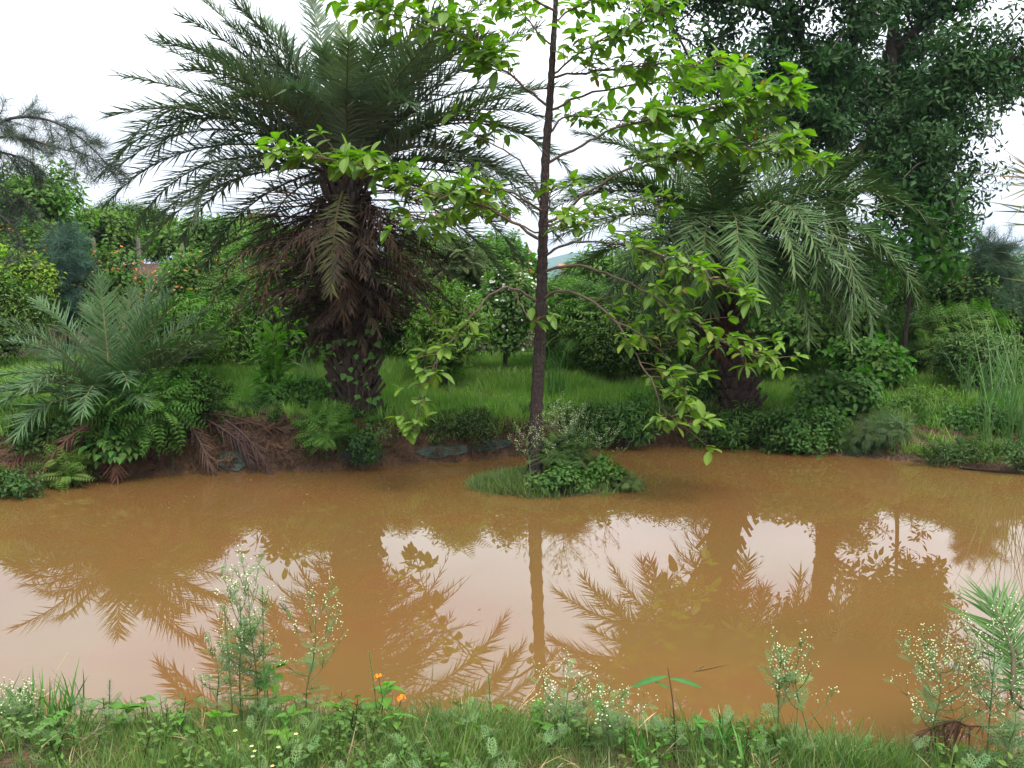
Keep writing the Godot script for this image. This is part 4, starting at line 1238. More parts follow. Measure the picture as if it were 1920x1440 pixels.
	for e in [
		["sprawling bush of small orange flowers right of the blue-green sapling", 215, 14.3, 480, 0.7, 0.5, 9, 55, Color(0.088, 0.165, 0.036), Color(0.75, 0.33, 0.1), 340, 0.8],
		["round bush of orange and cream flowers left of the palm's skirt", 375, 13.2, 500, 0.85, 0.5, 10, 60, Color(0.088, 0.165, 0.036), Color(0.75, 0.36, 0.12), 340, 0.8],
		["bush with loose orange flowers behind the yellow-green bush", 60, 16.0, 440, 1.1, 0.6, 9, 55, Color(0.088, 0.165, 0.036), Color(0.72, 0.25, 0.06), 220, 0.9],
		["bush with scattered orange flowers on the ridge right of the posts", 410, 17.5, 478, 1.1, 0.7, 9, 60, Color(0.088, 0.165, 0.036), Color(0.7, 0.25, 0.06), 180, 0.9],
		["tall bush with pale orange flowers left of the young trunk", 935, 15.0, 478, 0.7, 0.5, 8, 55, Color(0.088, 0.165, 0.036), Color(0.7, 0.3, 0.14), 120, 1.0],
		["bush covered with white blossoms left of the young trunk", 945, 12.6, 520, 0.55, 0.45, 8, 55, Color(0.088, 0.165, 0.036), Color(0.8, 0.8, 0.76), 380, 0.85],
		["bush with white blossoms behind the shaded palm's right fronds", 1600, 12.8, 500, 0.6, 0.5, 7, 50, Color(0.088, 0.165, 0.036), Color(0.8, 0.8, 0.76), 120, 1.0],
		["bush with a few pink flowers right of the slender tree", 1825, 13.0, 540, 0.6, 0.45, 7, 50, Color(0.088, 0.165, 0.036), Color(0.6, 0.16, 0.35), 26, 0.9],
		["bush with white blossoms at the right edge of the hedgerow", 1925, 14.0, 520, 0.7, 0.5, 7, 50, Color(0.088, 0.165, 0.036), Color(0.82, 0.82, 0.78), 180, 0.9],
	]:
		var b := foot(e[1], e[2])
		var reach := Vector3(e[4], at(e[1], e[3], e[2]).y - b.y, e[5])
		var root := bush("flowering_bush", e[0], "bush", fg, b, reach, "ovate", e[6], e[7], e[8], 0.85)
		blossoms(root, reach, e[10], e[9], e[11])
	# fence posts on the ridge
	var n := 0
	for e in [[190, 20.0, 447, "leftmost weathered fence post on the ridge"], [272, 18.5, 448, "middle weathered fence post standing clear on the ridge"], [351, 18.5, 458, "rightmost weathered fence post under the palm's frond tips"]]:
		var b := foot(e[0], e[1])
		var h := at(e[0], e[2], e[1]).y - b.y
		var root := thing("fence_post", e[3], "post", b, "fence posts on the ridge")
		var s := Shape.new()
		var pts := smooth([Vector3(0, -0.3, 0), Vector3(0.01, h * 0.5, 0), Vector3(0.015 * (n - 1), h, 0)], 3)
		tube(s, pts, taper(pts, 0.05, 0.045), 8, Color(0.2, 0.18, 0.16), 0.3)
		s.v.append(pts[pts.size() - 1] + Vector3(0, 0.02, 0)); s.n.append(Vector3.UP); s.c.append(Color(0.2, 0.18, 0.16))
		var k := s.v.size() - 1
		for j in 8: s.ix.append_array([k - 8 + j, k, k - 8 + (j + 1) % 8])
		part("shaft", s.mesh(M.bark), root)
		n += 1

func far_bank() -> void:
	# the bright young shrub in the meadow: each leaf a part
	var b := foot(512, 9.6)
	var root := thing("young_shrub", "bright green young shrub standing alone in the meadow left of the tall palm", "shrub", b)
	var h := at(512, 595, 9.6).y - b.y
	var kinds := []
	for i in 3: 
		var f := Shape.new()
		leaf(f, Vector3.ZERO, Vector3.UP, Vector3.BACK, 0.15, 0.06, 0.25, 0.3, [Color(0.15, 0.29, 0.038), Color(0.125, 0.25, 0.034), Color(0.19, 0.32, 0.042)][i], ELLIPSE, 1.15)
		kinds.append(f.mesh(M.leaf))
	for i in 7:
		var e := Vector3(R(-0.27, 0.27), h * R(0.6, 1.0), R(-0.2, 0.2))
		if i == 0: e = Vector3(0.1, h, 0)
		var pts := smooth([Vector3(0, -0.05, 0), e * Vector3(0.4, 0.45, 0.4), e], 5)
		var s := Shape.new()
		tube(s, pts, taper(pts, 0.008, 0.003), 5, Color(0.09, 0.08, 0.04))
		part("stem", s.mesh(M.wood), root)
		for j in 42:
			var t := R(0.22, 1.0)
			var o := any_way()
			part("leaf", kinds[rng.randi() % 3], root, aim_leaf(along(pts, t) + o * 0.07, (o + Vector3(0, 0.35, 0)).normalized(), Vector3.UP + any_way() * 0.4, R(0.7, 1.2)))
	# clumps of tall grass
	for e in [[585, 10.2, 650, 5, "tall pale grass clump between the bright shrub and the tall palm", 0.16, Color(0.13, 0.2, 0.07)], [1900, 8.6, 610, 6, "tall green reed clump at the right edge of the far bank", 0.3, Color(0.09, 0.165, 0.055)], [1850, 9.6, 640, 6, "shorter reed clump left of the tall reeds", 0.3, Color(0.075, 0.14, 0.05)], [1330, 11.0, 640, 4, "thin grass clump beside the shaded palm's trunk", 0.15, Color(0.07, 0.14, 0.04)], [1045, 10.5, 640, 3, "sparse tall grass clump just right of the young trunk", 0.2, Color(0.08, 0.16, 0.05)]]:
		var p := foot(e[0], e[1])
		var tall := at(e[0], e[2], e[1]).y - p.y
		var r := thing("grass_clump", e[4], "grass clump", p, "tall grass clumps on the far bank")
		for i in int(e[3]):
			var a := i * 2.4
			var q: float = e[5] * sqrt((i + 0.3) / float(e[3]))
			var tint := vary(e[6], 0.15)
			var tf := make_tuft("%s %d" % [e[4], i], 16, tall, 0.009, 0.05, 0.35, M.grass, [tint, tint * 0.85, tint * 1.2])
			part("tuft", tf, r, Transform3D(Basis(Vector3.UP, a), Vector3(cos(a) * q, -0.02, sin(a) * q)))
	# plants that hang over or climb the bank
	var hang := "plants hanging over the far bank"
	for e in [
		["bank_vine", "dark leafy vine hanging down the bank below the young palm", 215, 7.75, 800, 862, 0.36, 0.26, "broad", 34, Color(0.075, 0.155, 0.036), 0.42],
		["compound_plant", "bright long-leaved plant arching over the bank right of the young palm", 268, 7.85, 745, 830, 0.34, 0.25, "pinnate", 16, Color(0.085, 0.19, 0.035), 0.85],
		["compound_plant", "small yellow-green plant with long leaves just above the water by the dead frond", 125, 7.5, 860, 900, 0.17, 0.14, "pinnate", 7, Color(0.12, 0.19, 0.035), 0.6],
		["bank_weed", "dark low weeds at the bank's rim left of the young palm", 60, 7.75, 800, 850, 0.5, 0.22, "ovate", 40, Color(0.075, 0.155, 0.036), 0.55],
		["bank_weed", "low weeds in the water at the left edge", -10, 7.1, 900, 948, 0.34, 0.2, "ovate", 22, Color(0.075, 0.15, 0.045), 0.42],
		["bank_weed", "leafy weeds on the rim between young palm and dead fronds", 345, 8.25, 725, 790, 0.36, 0.25, "small", 44, Color(0.075, 0.165, 0.03), 0.7],
		["bank_weed", "thick green weeds on the rim right of the bright shrub", 560, 8.75, 725, 790, 0.42, 0.2, "ovate", 44, Color(0.08, 0.18, 0.03), 0.55],
		["compound_plant", "bright fern-leaved plant hanging at the tall palm's foot", 612, 8.15, 790, 838, 0.17, 0.15, "pinnate", 9, Color(0.1, 0.2, 0.035), 0.6],
		["bank_vine", "small round-leaved vine at the foot of the tall palm", 690, 8.3, 785, 830, 0.3, 0.18, "broad", 24, Color(0.075, 0.17, 0.035), 0.3],
		["bank_weed", "sprig of weeds hanging over the teal net patch", 680, 8.12, 830, 875, 0.1, 0.08, "ovate", 8, Color(0.07, 0.14, 0.04), 0.4],
		["bank_weed", "dry-stemmed weeds on the rim right of the tall palm", 860, 8.75, 790, 822, 0.42, 0.16, "small", 26, Color(0.085, 0.13, 0.04), 0.5],
		["bank_weed", "dark weeds on the bank behind the islet's right side", 1110, 9.35, 785, 830, 0.4, 0.2, "small", 40, Color(0.075, 0.155, 0.036), 0.6],
		["bank_weed", "narrow-leaved weed clump hanging to the water right of the islet", 1180, 9.3, 775, 825, 0.2, 0.18, "lance", 16, Color(0.075, 0.155, 0.036), 0.7],
		["bank_weed", "shrubby weeds at the foot of the shaded palm", 1390, 9.35, 792, 832, 0.45, 0.25, "lance", 22, Color(0.075, 0.155, 0.036), 0.7],
		["bank_weed", "dark broad weeds at the water below the dark tree", 1500, 9.1, 795, 848, 0.45, 0.3, "ovate", 30, Color(0.075, 0.155, 0.036), 0.65],
		["bank_weed", "light-leaved weeds climbing under the drooping fronds", 1560, 9.6, 715, 810, 0.42, 0.3, "broad", 26, Color(0.075, 0.155, 0.036), 0.55],
		["bank_weed", "grey-green feathery weed clump at the right shore", 1640, 8.9, 788, 856, 0.42, 0.25, "pinnate", 20, Color(0.1, 0.155, 0.065), 0.45],
		["bank_weed", "green weeds on the slope right of the grey-green clump", 1720, 9.6, 755, 815, 0.5, 0.3, "lance", 20, Color(0.11, 0.19, 0.045), 0.6],
		["bank_weed", "sprawling weeds at the waterline near the floating stick", 1790, 8.35, 842, 874, 0.4, 0.16, "lance", 14, Color(0.085, 0.14, 0.045), 0.42],
		["bank_weed", "dense weeds on the right slope below the reeds", 1830, 9.1, 775, 830, 0.5, 0.3, "ovate", 26, Color(0.075, 0.155, 0.036), 0.6],
		["bank_weed", "low weeds at the right edge of the far waterline", 1915, 8.05, 846, 882, 0.34, 0.16, "ovate", 16, Color(0.075, 0.14, 0.04), 0.4],
		["bank_weed", "weeds at the rim below the shaded palm's left fronds", 1290, 9.9, 730, 800, 0.5, 0.25, "small", 44, Color(0.075, 0.155, 0.036), 0.7],
	]:
		var lo := at(e[2], e[5], e[3])
		var hi := at(e[2], e[4], e[3])
		var r := thing(e[0], e[1], "weed" if e[0] == "bank_weed" else "plant", lo, hang)
		var reach := Vector3(e[6], maxf(0.12, hi.y - lo.y), e[7])
		stems(r, reach, 3, 0.006, Color(0.09, 0.08, 0.045))
		if e[0] == "bank_vine": leaf_parts(r, reach, 260 if e[6] > 0.33 else 160, 0.075 if e[6] > 0.33 else 0.05, e[10])
		else: foliage(r, e[8], lobes_in(reach, 6, int(e[9]), 0.05), e[10], 0.2, e[11], 0.3)
	# small round leaves climbing the tall palm's trunk
	var vb := foot(668, 8.75)
	var vine := thing("trunk_vine", "thin vine of small round leaves climbing the tall palm's trunk", "vine", vb + Vector3(0, 0, 0.27))
	var vl := Shape.new()
	leaf(vl, Vector3.ZERO, Vector3.UP, Vector3.BACK, 0.075, 0.07, 0.2, 0.2, Color(0.085, 0.18, 0.04), OVATE, 1.15)
	var vm := vl.mesh(M.leaf)
	for i in 46:
		var a := R(-1.1, 1.1)
		var y := pow(R(0, 1), 1.3) * 0.85
		part("leaf", vm, vine, aim_leaf(Vector3(sin(a) * 0.33, y, cos(a) * 0.33 - 0.25), Vector3(R(-0.6, 0.6), R(-0.8, 0.3), 0.6), Vector3(R(-0.3, 0.3), 0.7, 1), R(0.7, 1.15)))
	var vs := Shape.new()
	for i in 3:
		var pts := smooth([Vector3(R(-0.2, 0.2), -0.1, 0.06), Vector3(R(-0.2, 0.2), 0.3, 0.07), Vector3(R(-0.2, 0.2), 0.8, 0.05)], 4)
		tube(vs, pts, taper(pts, 0.004, 0.002), 5, Color(0.08, 0.08, 0.04))
	part("stem", vs.mesh(M.wood), vine)
	# fallen fronds on the bank
	var rust := Color(0.06, 0.036, 0.026)
	var dg := "fallen dead fronds on the far bank"
	for e in [
		["reddish dead frond lying along the rim towards the tall palm", [[360, 775, 8.25], [430, 780, 8.2], [500, 800, 8.2], [585, 805, 8.15]], rust],
		["dead frond hanging into the water below the brown heap", [[390, 770, 8.3], [440, 800, 8.12], [480, 840, 8.0], [505, 885, 7.95]], Color(0.06, 0.036, 0.03)],
		["dead frond hanging down the bank right of the dark vine", [[345, 770, 8.2], [365, 810, 8.0], [385, 850, 7.92], [400, 890, 7.88]], Color(0.075, 0.048, 0.034)],
		["long rust-brown frond leaning into the water left of the dark vine", [[215, 775, 8.0], [160, 800, 7.7], [110, 840, 7.5], [72, 900, 7.35]], Color(0.085, 0.044, 0.03)],
		["broken dead frond on top of the brown heap", [[420, 765, 8.45], [480, 772, 8.35], [540, 782, 8.3], [600, 798, 8.3]], rust],
		["dead frond sagging in the middle of the brown heap", [[370, 780, 8.3], [410, 800, 8.1], [450, 830, 8.02], [470, 862, 7.98]], Color(0.05, 0.03, 0.025)],
		["dry frond lying on the rim behind the islet", [[1050, 775, 9.65], [1095, 770, 9.6], [1140, 785, 9.5], [1170, 795, 9.45]], Color(0.13, 0.08, 0.055)],
	]:
		var p0 := at(e[1][0][0], e[1][0][1], e[1][0][2])
		var r := thing("fallen_frond", e[0], "frond", p0, dg)
		var wp := []
		for w in e[1]: wp.append(at(w[0], w[1], w[2]) - p0)
		frond(r, "leaflets", smooth(wp, 5), Vector3(0, 0.6, 0.8), 46, 0.22, 0.011, e[2], M.dead, (e[2] as Color) * 1.3, -0.25, 0.12, 0.3)
	# teal netting on the bank
	fresh("net")
	for e in [[670, 858, 8.12, 0.2, 0.09, "teal net patch on the bank below the tall palm"], [830, 852, 8.38, 0.26, 0.06, "teal net patch on the bank under the hanging leaf cluster"], [920, 838, 8.68, 0.22, 0.055, "teal net patch on the bank left of the islet"], [430, 868, 7.95, 0.16, 0.09, "green net scrap on the bank between the dead fronds"], [1200, 815, 9.36, 0.14, 0.09, "teal net scrap on the bank right of the narrow-leaved weeds"]]:
		var c := at(e[0], e[1], e[2])
		var s := Shape.new()
		var rings := 6
		var seg := 22
		for i in rings + 1:
			for j in seg:
				var a := TAU * j / seg
				var q := float(i) / rings * (1.0 + (0.3 * lump.get_noise_2d(cos(a) * 50.0 + e[0], sin(a) * 50.0) if i == rings else 0.0))
				var px: float = c.x + cos(a) * e[3] * q
				var py: float = maxf(c.y + sin(a) * e[4] * q, -0.05)
				var d := far_edge(px)
				var step := 0
				while step < 30 and land(px, d) < py:
					d += 0.012
					step += 1
				s.v.append(Vector3(px, py, -d + 0.03 + 0.012 * fine.get_noise_2d(px * 40.0, py * 40.0)) - c)
				s.c.append(Color(0.044, 0.062, 0.05))
		for i in rings:
			for j in seg:
				var p := i * seg + j
				var q := i * seg + (j + 1) % seg
				s.ix.append_array([p, p + seg, q, q, p + seg, q + seg])
		var o := whole("ground_net", s.mesh(M.net), e[5], "net", "teal nets on the far bank")
		o.position = c
	# roots and straw hanging from the rim
	fresh("straw")
	var st := []
	var sk := []
	for i in 520:
		var gx := R(-4.2, 2.6)
		var o := R(0.02, 0.24)
		var d := far_edge(gx) + o
		st.append(grown(Vector3(gx, land(gx, d) + 0.01, -d + 0.02), Vector3(R(-0.7, 0.7), R(-1.0, 0.2), 1.0), R(0.45, 1.0)))
		sk.append(vary(Color(0.12, 0.07, 0.04), 0.3))
	tag(many("straw", make_tuft("straw", 12, 0.2, 0.005, 0.04, 1.2, M.dead, [Color(1, 1, 1), Color(0.7, 0.65, 0.6)]), st, sk, self), "dry roots and straw hanging from the far bank", "straw", "", "stuff")
	# low leafy cover along the rim
	fresh("cover")
	st = []; sk = []
	for i in 1500:
		var gx := R(-6.0, 7.0)
		var wide := lerpf(0.24, 1.0, smoothstep(2.0, 3.6, gx))
		var o := R(0.12, 0.6) * wide / 0.24 * 0.55 + R(0.0, 0.5)
		var d := far_edge(gx) + o
		if lump.get_noise_2d(gx * 30.0, d * 30.0) < -0.12: continue
		st.append(grown(Vector3(gx, land(gx, d) - 0.02, -d), Vector3(R(-0.4, 0.4), 1, R(0.0, 0.6)), R(0.3, 0.6)))
		sk.append(vary(Color(0.06, 0.14, 0.032), 0.25))
	tag(many("ground_cover", SPRAY.small[0], st, sk, self), "low leafy ground cover along the far rim", "ground cover", "", "stuff")
	# a sunken twig just under the surface
	var tw := at(1312, 1258, 3.83)
	tw.y = 0.0
	var twig_root := thing("sunken_twig", "small dark twig lying at the water surface right of the middle", "twig", tw)
	var tws := Shape.new()
	for e in [[Vector3(-0.03, 0.001, 0.01), Vector3(0.05, 0.003, -0.02), Vector3(0.15, 0.0, -0.07)], [Vector3(0.0, 0.002, 0.0), Vector3(0.01, 0.004, -0.03), Vector3(0.03, 0.001, -0.05)]]:
		var pts := smooth(e, 3)
		tube(tws, pts, taper(pts, 0.0022, 0.0012), 5, Color(0.09, 0.055, 0.025))
	part("stem", tws.mesh(M.wood), twig_root)
	# the stick at the right shore
	var sp := at(1800, 878, 8.2)
	sp.y = 0.0
	var stick := thing("floating_stick", "thin dark stick floating at the right shore", "stick", sp)
	var ss := Shape.new()
	var line := smooth([Vector3(0, 0.015, 0), Vector3(0.2, 0.012, 0.12), Vector3(0.5, 0.01, 0.22), Vector3(0.8, 0.02, 0.26)], 4)
	tube(ss, line, taper(line, 0.014, 0.008), 7, Color(0.05, 0.035, 0.025), 0.2)
	part("shaft", ss.mesh(M.bark), stick)

func islet_plants() -> void:
	var c := at(1035, 903, 7.5)
	fresh("islet grass")
	var st := []
	var sk := []
	for i in 520:
		var a := R(0, TAU)
		var q := sqrt(R(0, 1)) * 1.04
		var p := Vector3(c.x + cos(a) * 0.68 * q, 0.1 * (1.0 - q * q) - 0.02, c.z + sin(a) * 0.44 * q)
		if p.x > c.x - 0.1 and R(0, 1) < 0.5: continue
		st.append(grown(p, Vector3(cos(a) * 0.3, 1, sin(a) * 0.3), R(0.4, 0.95)))
		sk.append(vary(Color(0.13, 0.175, 0.06), 0.28))
	tag(many("grass", SPRAY.meadow[1], st, sk, self), "tangled grass on the left half of the islet", "grass", "", "stuff")
	for e in [
		["islet_plant", "lobed leafy plant on the front of the islet right of the trunk", 1050, 7.22, 893, 936, 0.26, 0.15, "broad", 18, Color(0.085, 0.17, 0.04), 0.26],
		["islet_plant", "tall leafy plant leaning off the right end of the islet", 1128, 7.4, 866, 930, 0.2, 0.13, "broad", 10, Color(0.1, 0.2, 0.04), 0.34],
		["islet_plant", "low trailing plant at the islet's right tip", 1165, 7.35, 908, 938, 0.16, 0.1, "pinnate", 6, Color(0.12, 0.17, 0.05), 0.35],
		["islet_plant", "green feathery plant behind the islet's lobed leaves", 1060, 7.5, 825, 925, 0.24, 0.16, "pinnate", 26, Color(0.11, 0.19, 0.05), 0.45],
	]:
		var lo := at(e[2], e[5], e[3])
		lo.y = maxf(lo.y, 0.0)
		var reach := Vector3(e[6], maxf(0.1, at(e[2], e[4], e[3]).y - lo.y), e[7])
		var r := thing(e[0], e[1], "plant", lo, "plants of the islet")
		stems(r, reach, 3, 0.005, Color(0.09, 0.09, 0.04))
		foliage(r, e[8], lobes_in(reach, 6, int(e[9]), 0.08), e[10], 0.2, e[11])
	var p := at(1060, 915, 7.45)
	white_weed("cloud of tiny white flowers on the islet right of the trunk", Vector3(p.x, 0.06, p.z), 0.5, 26, 0.34, 8, 40, Vector3(0.02, 0, 0))
	p = at(1000, 915, 7.3)
	white_weed("thin white-flowered weed on the islet against the trunk", Vector3(p.x - 0.02, 0.06, p.z), 0.4, 12, 0.22, 6, 16, Vector3(-0.05, 0, 0))
	p = at(1110, 915, 7.55)
	white_weed("white-flowered weed leaning off the islet to the right", Vector3(p.x, 0.05, p.z), 0.36, 9, 0.26, 4, 12, Vector3(0.12, 0, 0))

func near_point(u: float, v: float, d: float) -> Vector3:
	var p := at(u, v, d)
	return Vector3(p.x, land(p.x, d), p.z)

func near_bank() -> void:
	# turf
	fresh("turf")
	for kind in 3:
		var st := []
		var sk := []
		for i in [5200, 5200, 900][kind]:
			var gx := R(-3.4, 3.4)
			var d := near_edge(gx) + 0.06 - pow(R(0, 1), 1.2) * 1.7
			if d < 1.9: continue
			var thick := 0.5 + lump.get_noise_2d(gx * 22.0, d * 22.0)
			if R(0, 1) > thick + 0.35: continue
			st.append(grown(Vector3(gx, land(gx, d) - 0.01, -d), Vector3(R(-0.3, 0.3), 1, R(-0.3, 0.3)), R(0.5, 1.2) * (0.75 + 0.8 * maxf(0.0, thick - 0.4))))
			sk.append(vary(Color(0.13, 0.185, 0.06), 0.34))
		tag(many("grass", SPRAY.turf[kind], st, sk, self), ["short fine grass of the near bank", "tangled trailing grass of the near bank", "wider bladed grass of the near bank"][kind], "grass", "", "stuff")
	# feathery seedlings between the grass
	fresh("seedlings")
	var fs := []
	var fk := []
	for i in 420:
		var gx := R(-2.6, 2.8)
		var d := near_edge(gx) - 0.02 - R(0, 1) * 0.9
		if lump.get_noise_2d(gx * 26.0 + 90.0, d * 26.0) < -0.1: continue
		var b := Vector3(gx, land(gx, d) + R(0.02, 0.1), -d)
		for j in 4:
			var a := R(0, TAU)
			fs.append(aim_leaf(b, Vector3(cos(a), R(0.4, 1.3), sin(a)), Vector3.UP + Vector3(cos(a), 0, sin(a)) * -0.6, R(0.3, 0.75)))
			fk.append(vary(Color(0.09, 0.16, 0.048), 0.25))
	tag(many("weeds", SPRAY.feather[1], fs, fk, self), "feathery seedlings growing through the near grass", "weeds", "", "stuff")
	fresh("clover")
	fs = []; fk = []
	for i in 520:
		var gx := R(-2.6, 2.8)
		var d := near_edge(gx) - 0.02 - R(0, 1) * 1.0
		if lump.get_noise_2d(gx * 24.0 + 40.0, d * 24.0 + 70.0) < 0.0: continue
		fs.append(grown(Vector3(gx, land(gx, d), -d), Vector3(R(-0.4, 0.4), 1, R(-0.3, 0.5)), R(0.22, 0.45)))
		fk.append(vary(Color(0.11, 0.2, 0.045), 0.3))
	tag(many("ground_cover", SPRAY.ovate[1], fs, fk, self), "small-leaved ground cover between the near grass", "ground cover", "", "stuff")
	# white-flowered weeds that stand up against the water
	white_weed("tall narrow flowering weed with a dry pod left of the orange flowers", near_point(455, 1380, 3.2), 0.52, 11, 0.11, 5, 46, Vector3(-0.02, 0, 0))
	white_weed("tallest flowering weed on the left with grassy leaves at its tip", near_point(485, 1380, 3.15), 0.58, 8, 0.1, 4, 46, Vector3(0.03, 0, 0))
	white_weed("open branching flowering weed just left of the orange flowers", near_point(575, 1380, 3.2), 0.46, 9, 0.16, 4, 18, Vector3(0.02, 0, 0))
	white_weed("bare little flowering weed left of the tall narrow one", near_point(405, 1370, 3.3), 0.26, 6, 0.08, 3, 12, Vector3(-0.02, 0, 0))
	white_weed("low flowering weed covered in heads in the middle of the bank", near_point(1050, 1400, 3.05), 0.2, 12, 0.16, 3, 24)
	white_weed("low flowering weed right of the bamboo-like shoot's foot", near_point(1150, 1410, 2.95), 0.17, 9, 0.14, 3, 22)
	white_weed("flowering weed with a reddish stem right of the bamboo-like shoot", near_point(1458, 1420, 2.95), 0.36, 8, 0.06, 4, 20, Vector3(-0.02, 0, 0))
	white_weed("bent flowering weed between the reddish stem and the big flowering weed", near_point(1520, 1420, 2.95), 0.38, 7, 0.1, 4, 16, Vector3(-0.05, 0, 0))
	white_weed("big bushy flowering weed full of white heads at the right", near_point(1742, 1420, 2.95), 0.36, 20, 0.2, 7, 24, Vector3(0.02, 0, 0))
	white_weed("tall leafy flowering weed in front of the palm frond at right", near_point(1850, 1420, 2.85), 0.48, 12, 0.14, 5, 26, Vector3(-0.03, 0, 0), Color(0.1, 0.17, 0.06))
	white_weed("dense feathery weed in the bottom right corner", near_point(1890, 1430, 2.75), 0.24, 7, 0.12, 2, 30, Vector3.ZERO, Color(0.1, 0.17, 0.055))
	white_weed("small flowering weed at the bottom left corner", near_point(30, 1420, 3.0), 0.14, 7, 0.08, 4, 14)
	# orange-flowered plant
	var bp := near_point(715, 1390, 3.12)
	var root := broad_weed("orange_flower_plant", "leafy plant with two orange flower heads", "", bp, Vector3(0.02, 0.14, -0.03), 3, 0.085, 0.06, Color(0.09, 0.2, 0.03), 3)
	for e in [[710, 1271], [753, 1311]]:
		var tp := at(e[0], e[1], 3.05) - bp
		var line := smooth([Vector3(0, 0.08, 0), tp * 0.6 + Vector3(0.01, 0, 0), tp], 4)
		var s := Shape.new()
		tube(s, line, taper(line, 0.002, 0.0014), 5, Color(0.08, 0.13, 0.04))
		part("flower_stalk", s.mesh(M.dull), root)
		var f := Shape.new()
		for j in 26:
			var o := any_way()
			if o.y < -0.2: o.y = -o.y
			var q := tp + o * 0.014
			var kk := Color(0.85, 0.2, 0.012) if j % 3 else Color(0.9, 0.33, 0.02)
			for a in 4: leaf(f, q, (o * 0.35 + o.cross(any_way()).normalized()).normalized(), o, 0.007, 0.006, 0.1, 0.1, kk, SIMPLE)
		part("flower", f.mesh(M.flower), root)
	spike_weed("thin green spike of buds rising behind the orange flowers", near_point(712, 1380, 3.14), at(692, 1222, 3.14) - near_point(712, 1380, 3.14), 60, 0.016, 0.004, Color(0.09, 0.17, 0.05))
	spike_weed("tall grassy-leaved weed among the flowering weeds on the left", near_point(498, 1390, 3.1), at(492, 1100, 3.1) - near_point(498, 1390, 3.1), 46, 0.075, 0.006, Color(0.1, 0.19, 0.05))
	spike_weed("shorter grassy-leaved weed left of the tall one", near_point(440, 1390, 3.12), at(420, 1135, 3.12) - near_point(440, 1390, 3.12), 42, 0.06, 0.006, Color(0.1, 0.18, 0.055))
	spike_weed("narrow-leaved upright weed at the water's edge on the left", near_point(205, 1375, 3.35), at(206, 1275, 3.35) - near_point(205, 1375, 3.35), 50, 0.035, 0.004, Color(0.075, 0.13, 0.055))
	spike_weed("upright weed with narrow leaves standing in the middle of the bank", near_point(922, 1430, 3.05), at(916, 1265, 3.05) - near_point(922, 1430, 3.05), 30, 0.03, 0.005, Color(0.085, 0.16, 0.05))
	spike_weed("bushy narrow-leaved weed left of the upright one by the water", near_point(40, 1400, 3.2), at(38, 1290, 3.2) - near_point(40, 1400, 3.2), 60, 0.06, 0.006, Color(0.07, 0.15, 0.045))
	spike_weed("single dark pointed shoot left of the bamboo-like shoot", near_point(1168, 1420, 3.0), at(1156, 1335, 3.0) - near_point(1168, 1420, 3.0), 3, 0.03, 0.004, Color(0.04, 0.07, 0.03))
	# the bamboo-like shoot
	var sb := near_point(1268, 1435, 2.95)
	root = thing("bamboo_shoot", "dark-stemmed shoot with two long drooping leaves", "plant", sb)
	var stop := at(1252, 1252, 2.95) - sb
	var path := smooth([Vector3(0, -0.05, 0), stop * 0.5 + Vector3(0.004, 0, 0), stop], 4)
	var s := Shape.new()
	tube(s, path, taper(path, 0.0036, 0.0012), 6, Color(0.05, 0.04, 0.03))
	part("stem", s.mesh(M.wood), root)
	for e in [[1252, 1268, 1198, 1298, 0.022], [1254, 1272, 1306, 1300, 0.018], [1256, 1292, 1232, 1296, 0.01]]:
		var p0 := at(e[0], e[1], 2.95) - sb
		var p1 := at(e[2], e[3], 2.93) - sb
		var f := Shape.new()
		leaf(f, p0, (p1 - p0 + Vector3(0, 0.045, 0)).normalized(), Vector3(0, 0.8, 0.6), (p1 - p0).length() * 1.1, e[4], 0.15, 0.4, Color(0.055, 0.165, 0.045), ELLIPSE, 1.25)
		part("leaf", f.mesh(M.leaf), root)
	# dry litter between the grass, and scraps that float on the pond
	fresh("litter")
	fs = []; fk = []
	for i in 900:
		var gx := R(-2.6, 2.8)
		var d := near_edge(gx) + 0.05 - R(0, 1) * 1.1
		fs.append(grown(Vector3(gx, land(gx, d) + 0.015, -d), Vector3(R(-1, 1), R(0.15, 0.7), R(-1, 1)), R(0.4, 1.0)))
		fk.append(vary(Color(0.3, 0.22, 0.12), 0.35))
	tag(many("litter", make_tuft("litter", 4, 0.12, 0.0028, 0.03, 0.8, M.dead, [Color(1, 1, 1), Color(0.6, 0.55, 0.5)]), fs, fk, self), "dry straw lying in the near grass", "straw", "", "stuff")
	fs = []; fk = []
	for i in 260:
		var gx := R(-4.5, 5.0)
		var d := far_edge(gx) - pow(R(0, 1), 2.0) * 1.3 - 0.03
		if i % 5 == 0: d = R(near_edge(gx) + 0.1, far_edge(gx) - 0.1)
		fs.append(Transform3D(Basis(Vector3.UP, R(0, TAU)).scaled(Vector3.ONE * R(0.3, 1.0)), Vector3(gx, 0.003, -d)))
		fk.append(vary(Color(0.16, 0.11, 0.045), 0.4))
	var scrap := Shape.new()
	leaf(scrap, Vector3.ZERO, Vector3.RIGHT, Vector3.UP, 0.035, 0.014, 0.15, -0.1, Color(1, 1, 1), SIMPLE)
	tag(many("floating_litter", scrap.mesh(M.dead), fs, fk, self), "small dead leaf scraps floating on the pond", "leaf litter", "", "stuff")
	# broad-leaved weeds low in the grass
	var bg := "broad-leaved weeds low in the near grass"
	var k := Color(0.1, 0.21, 0.03)
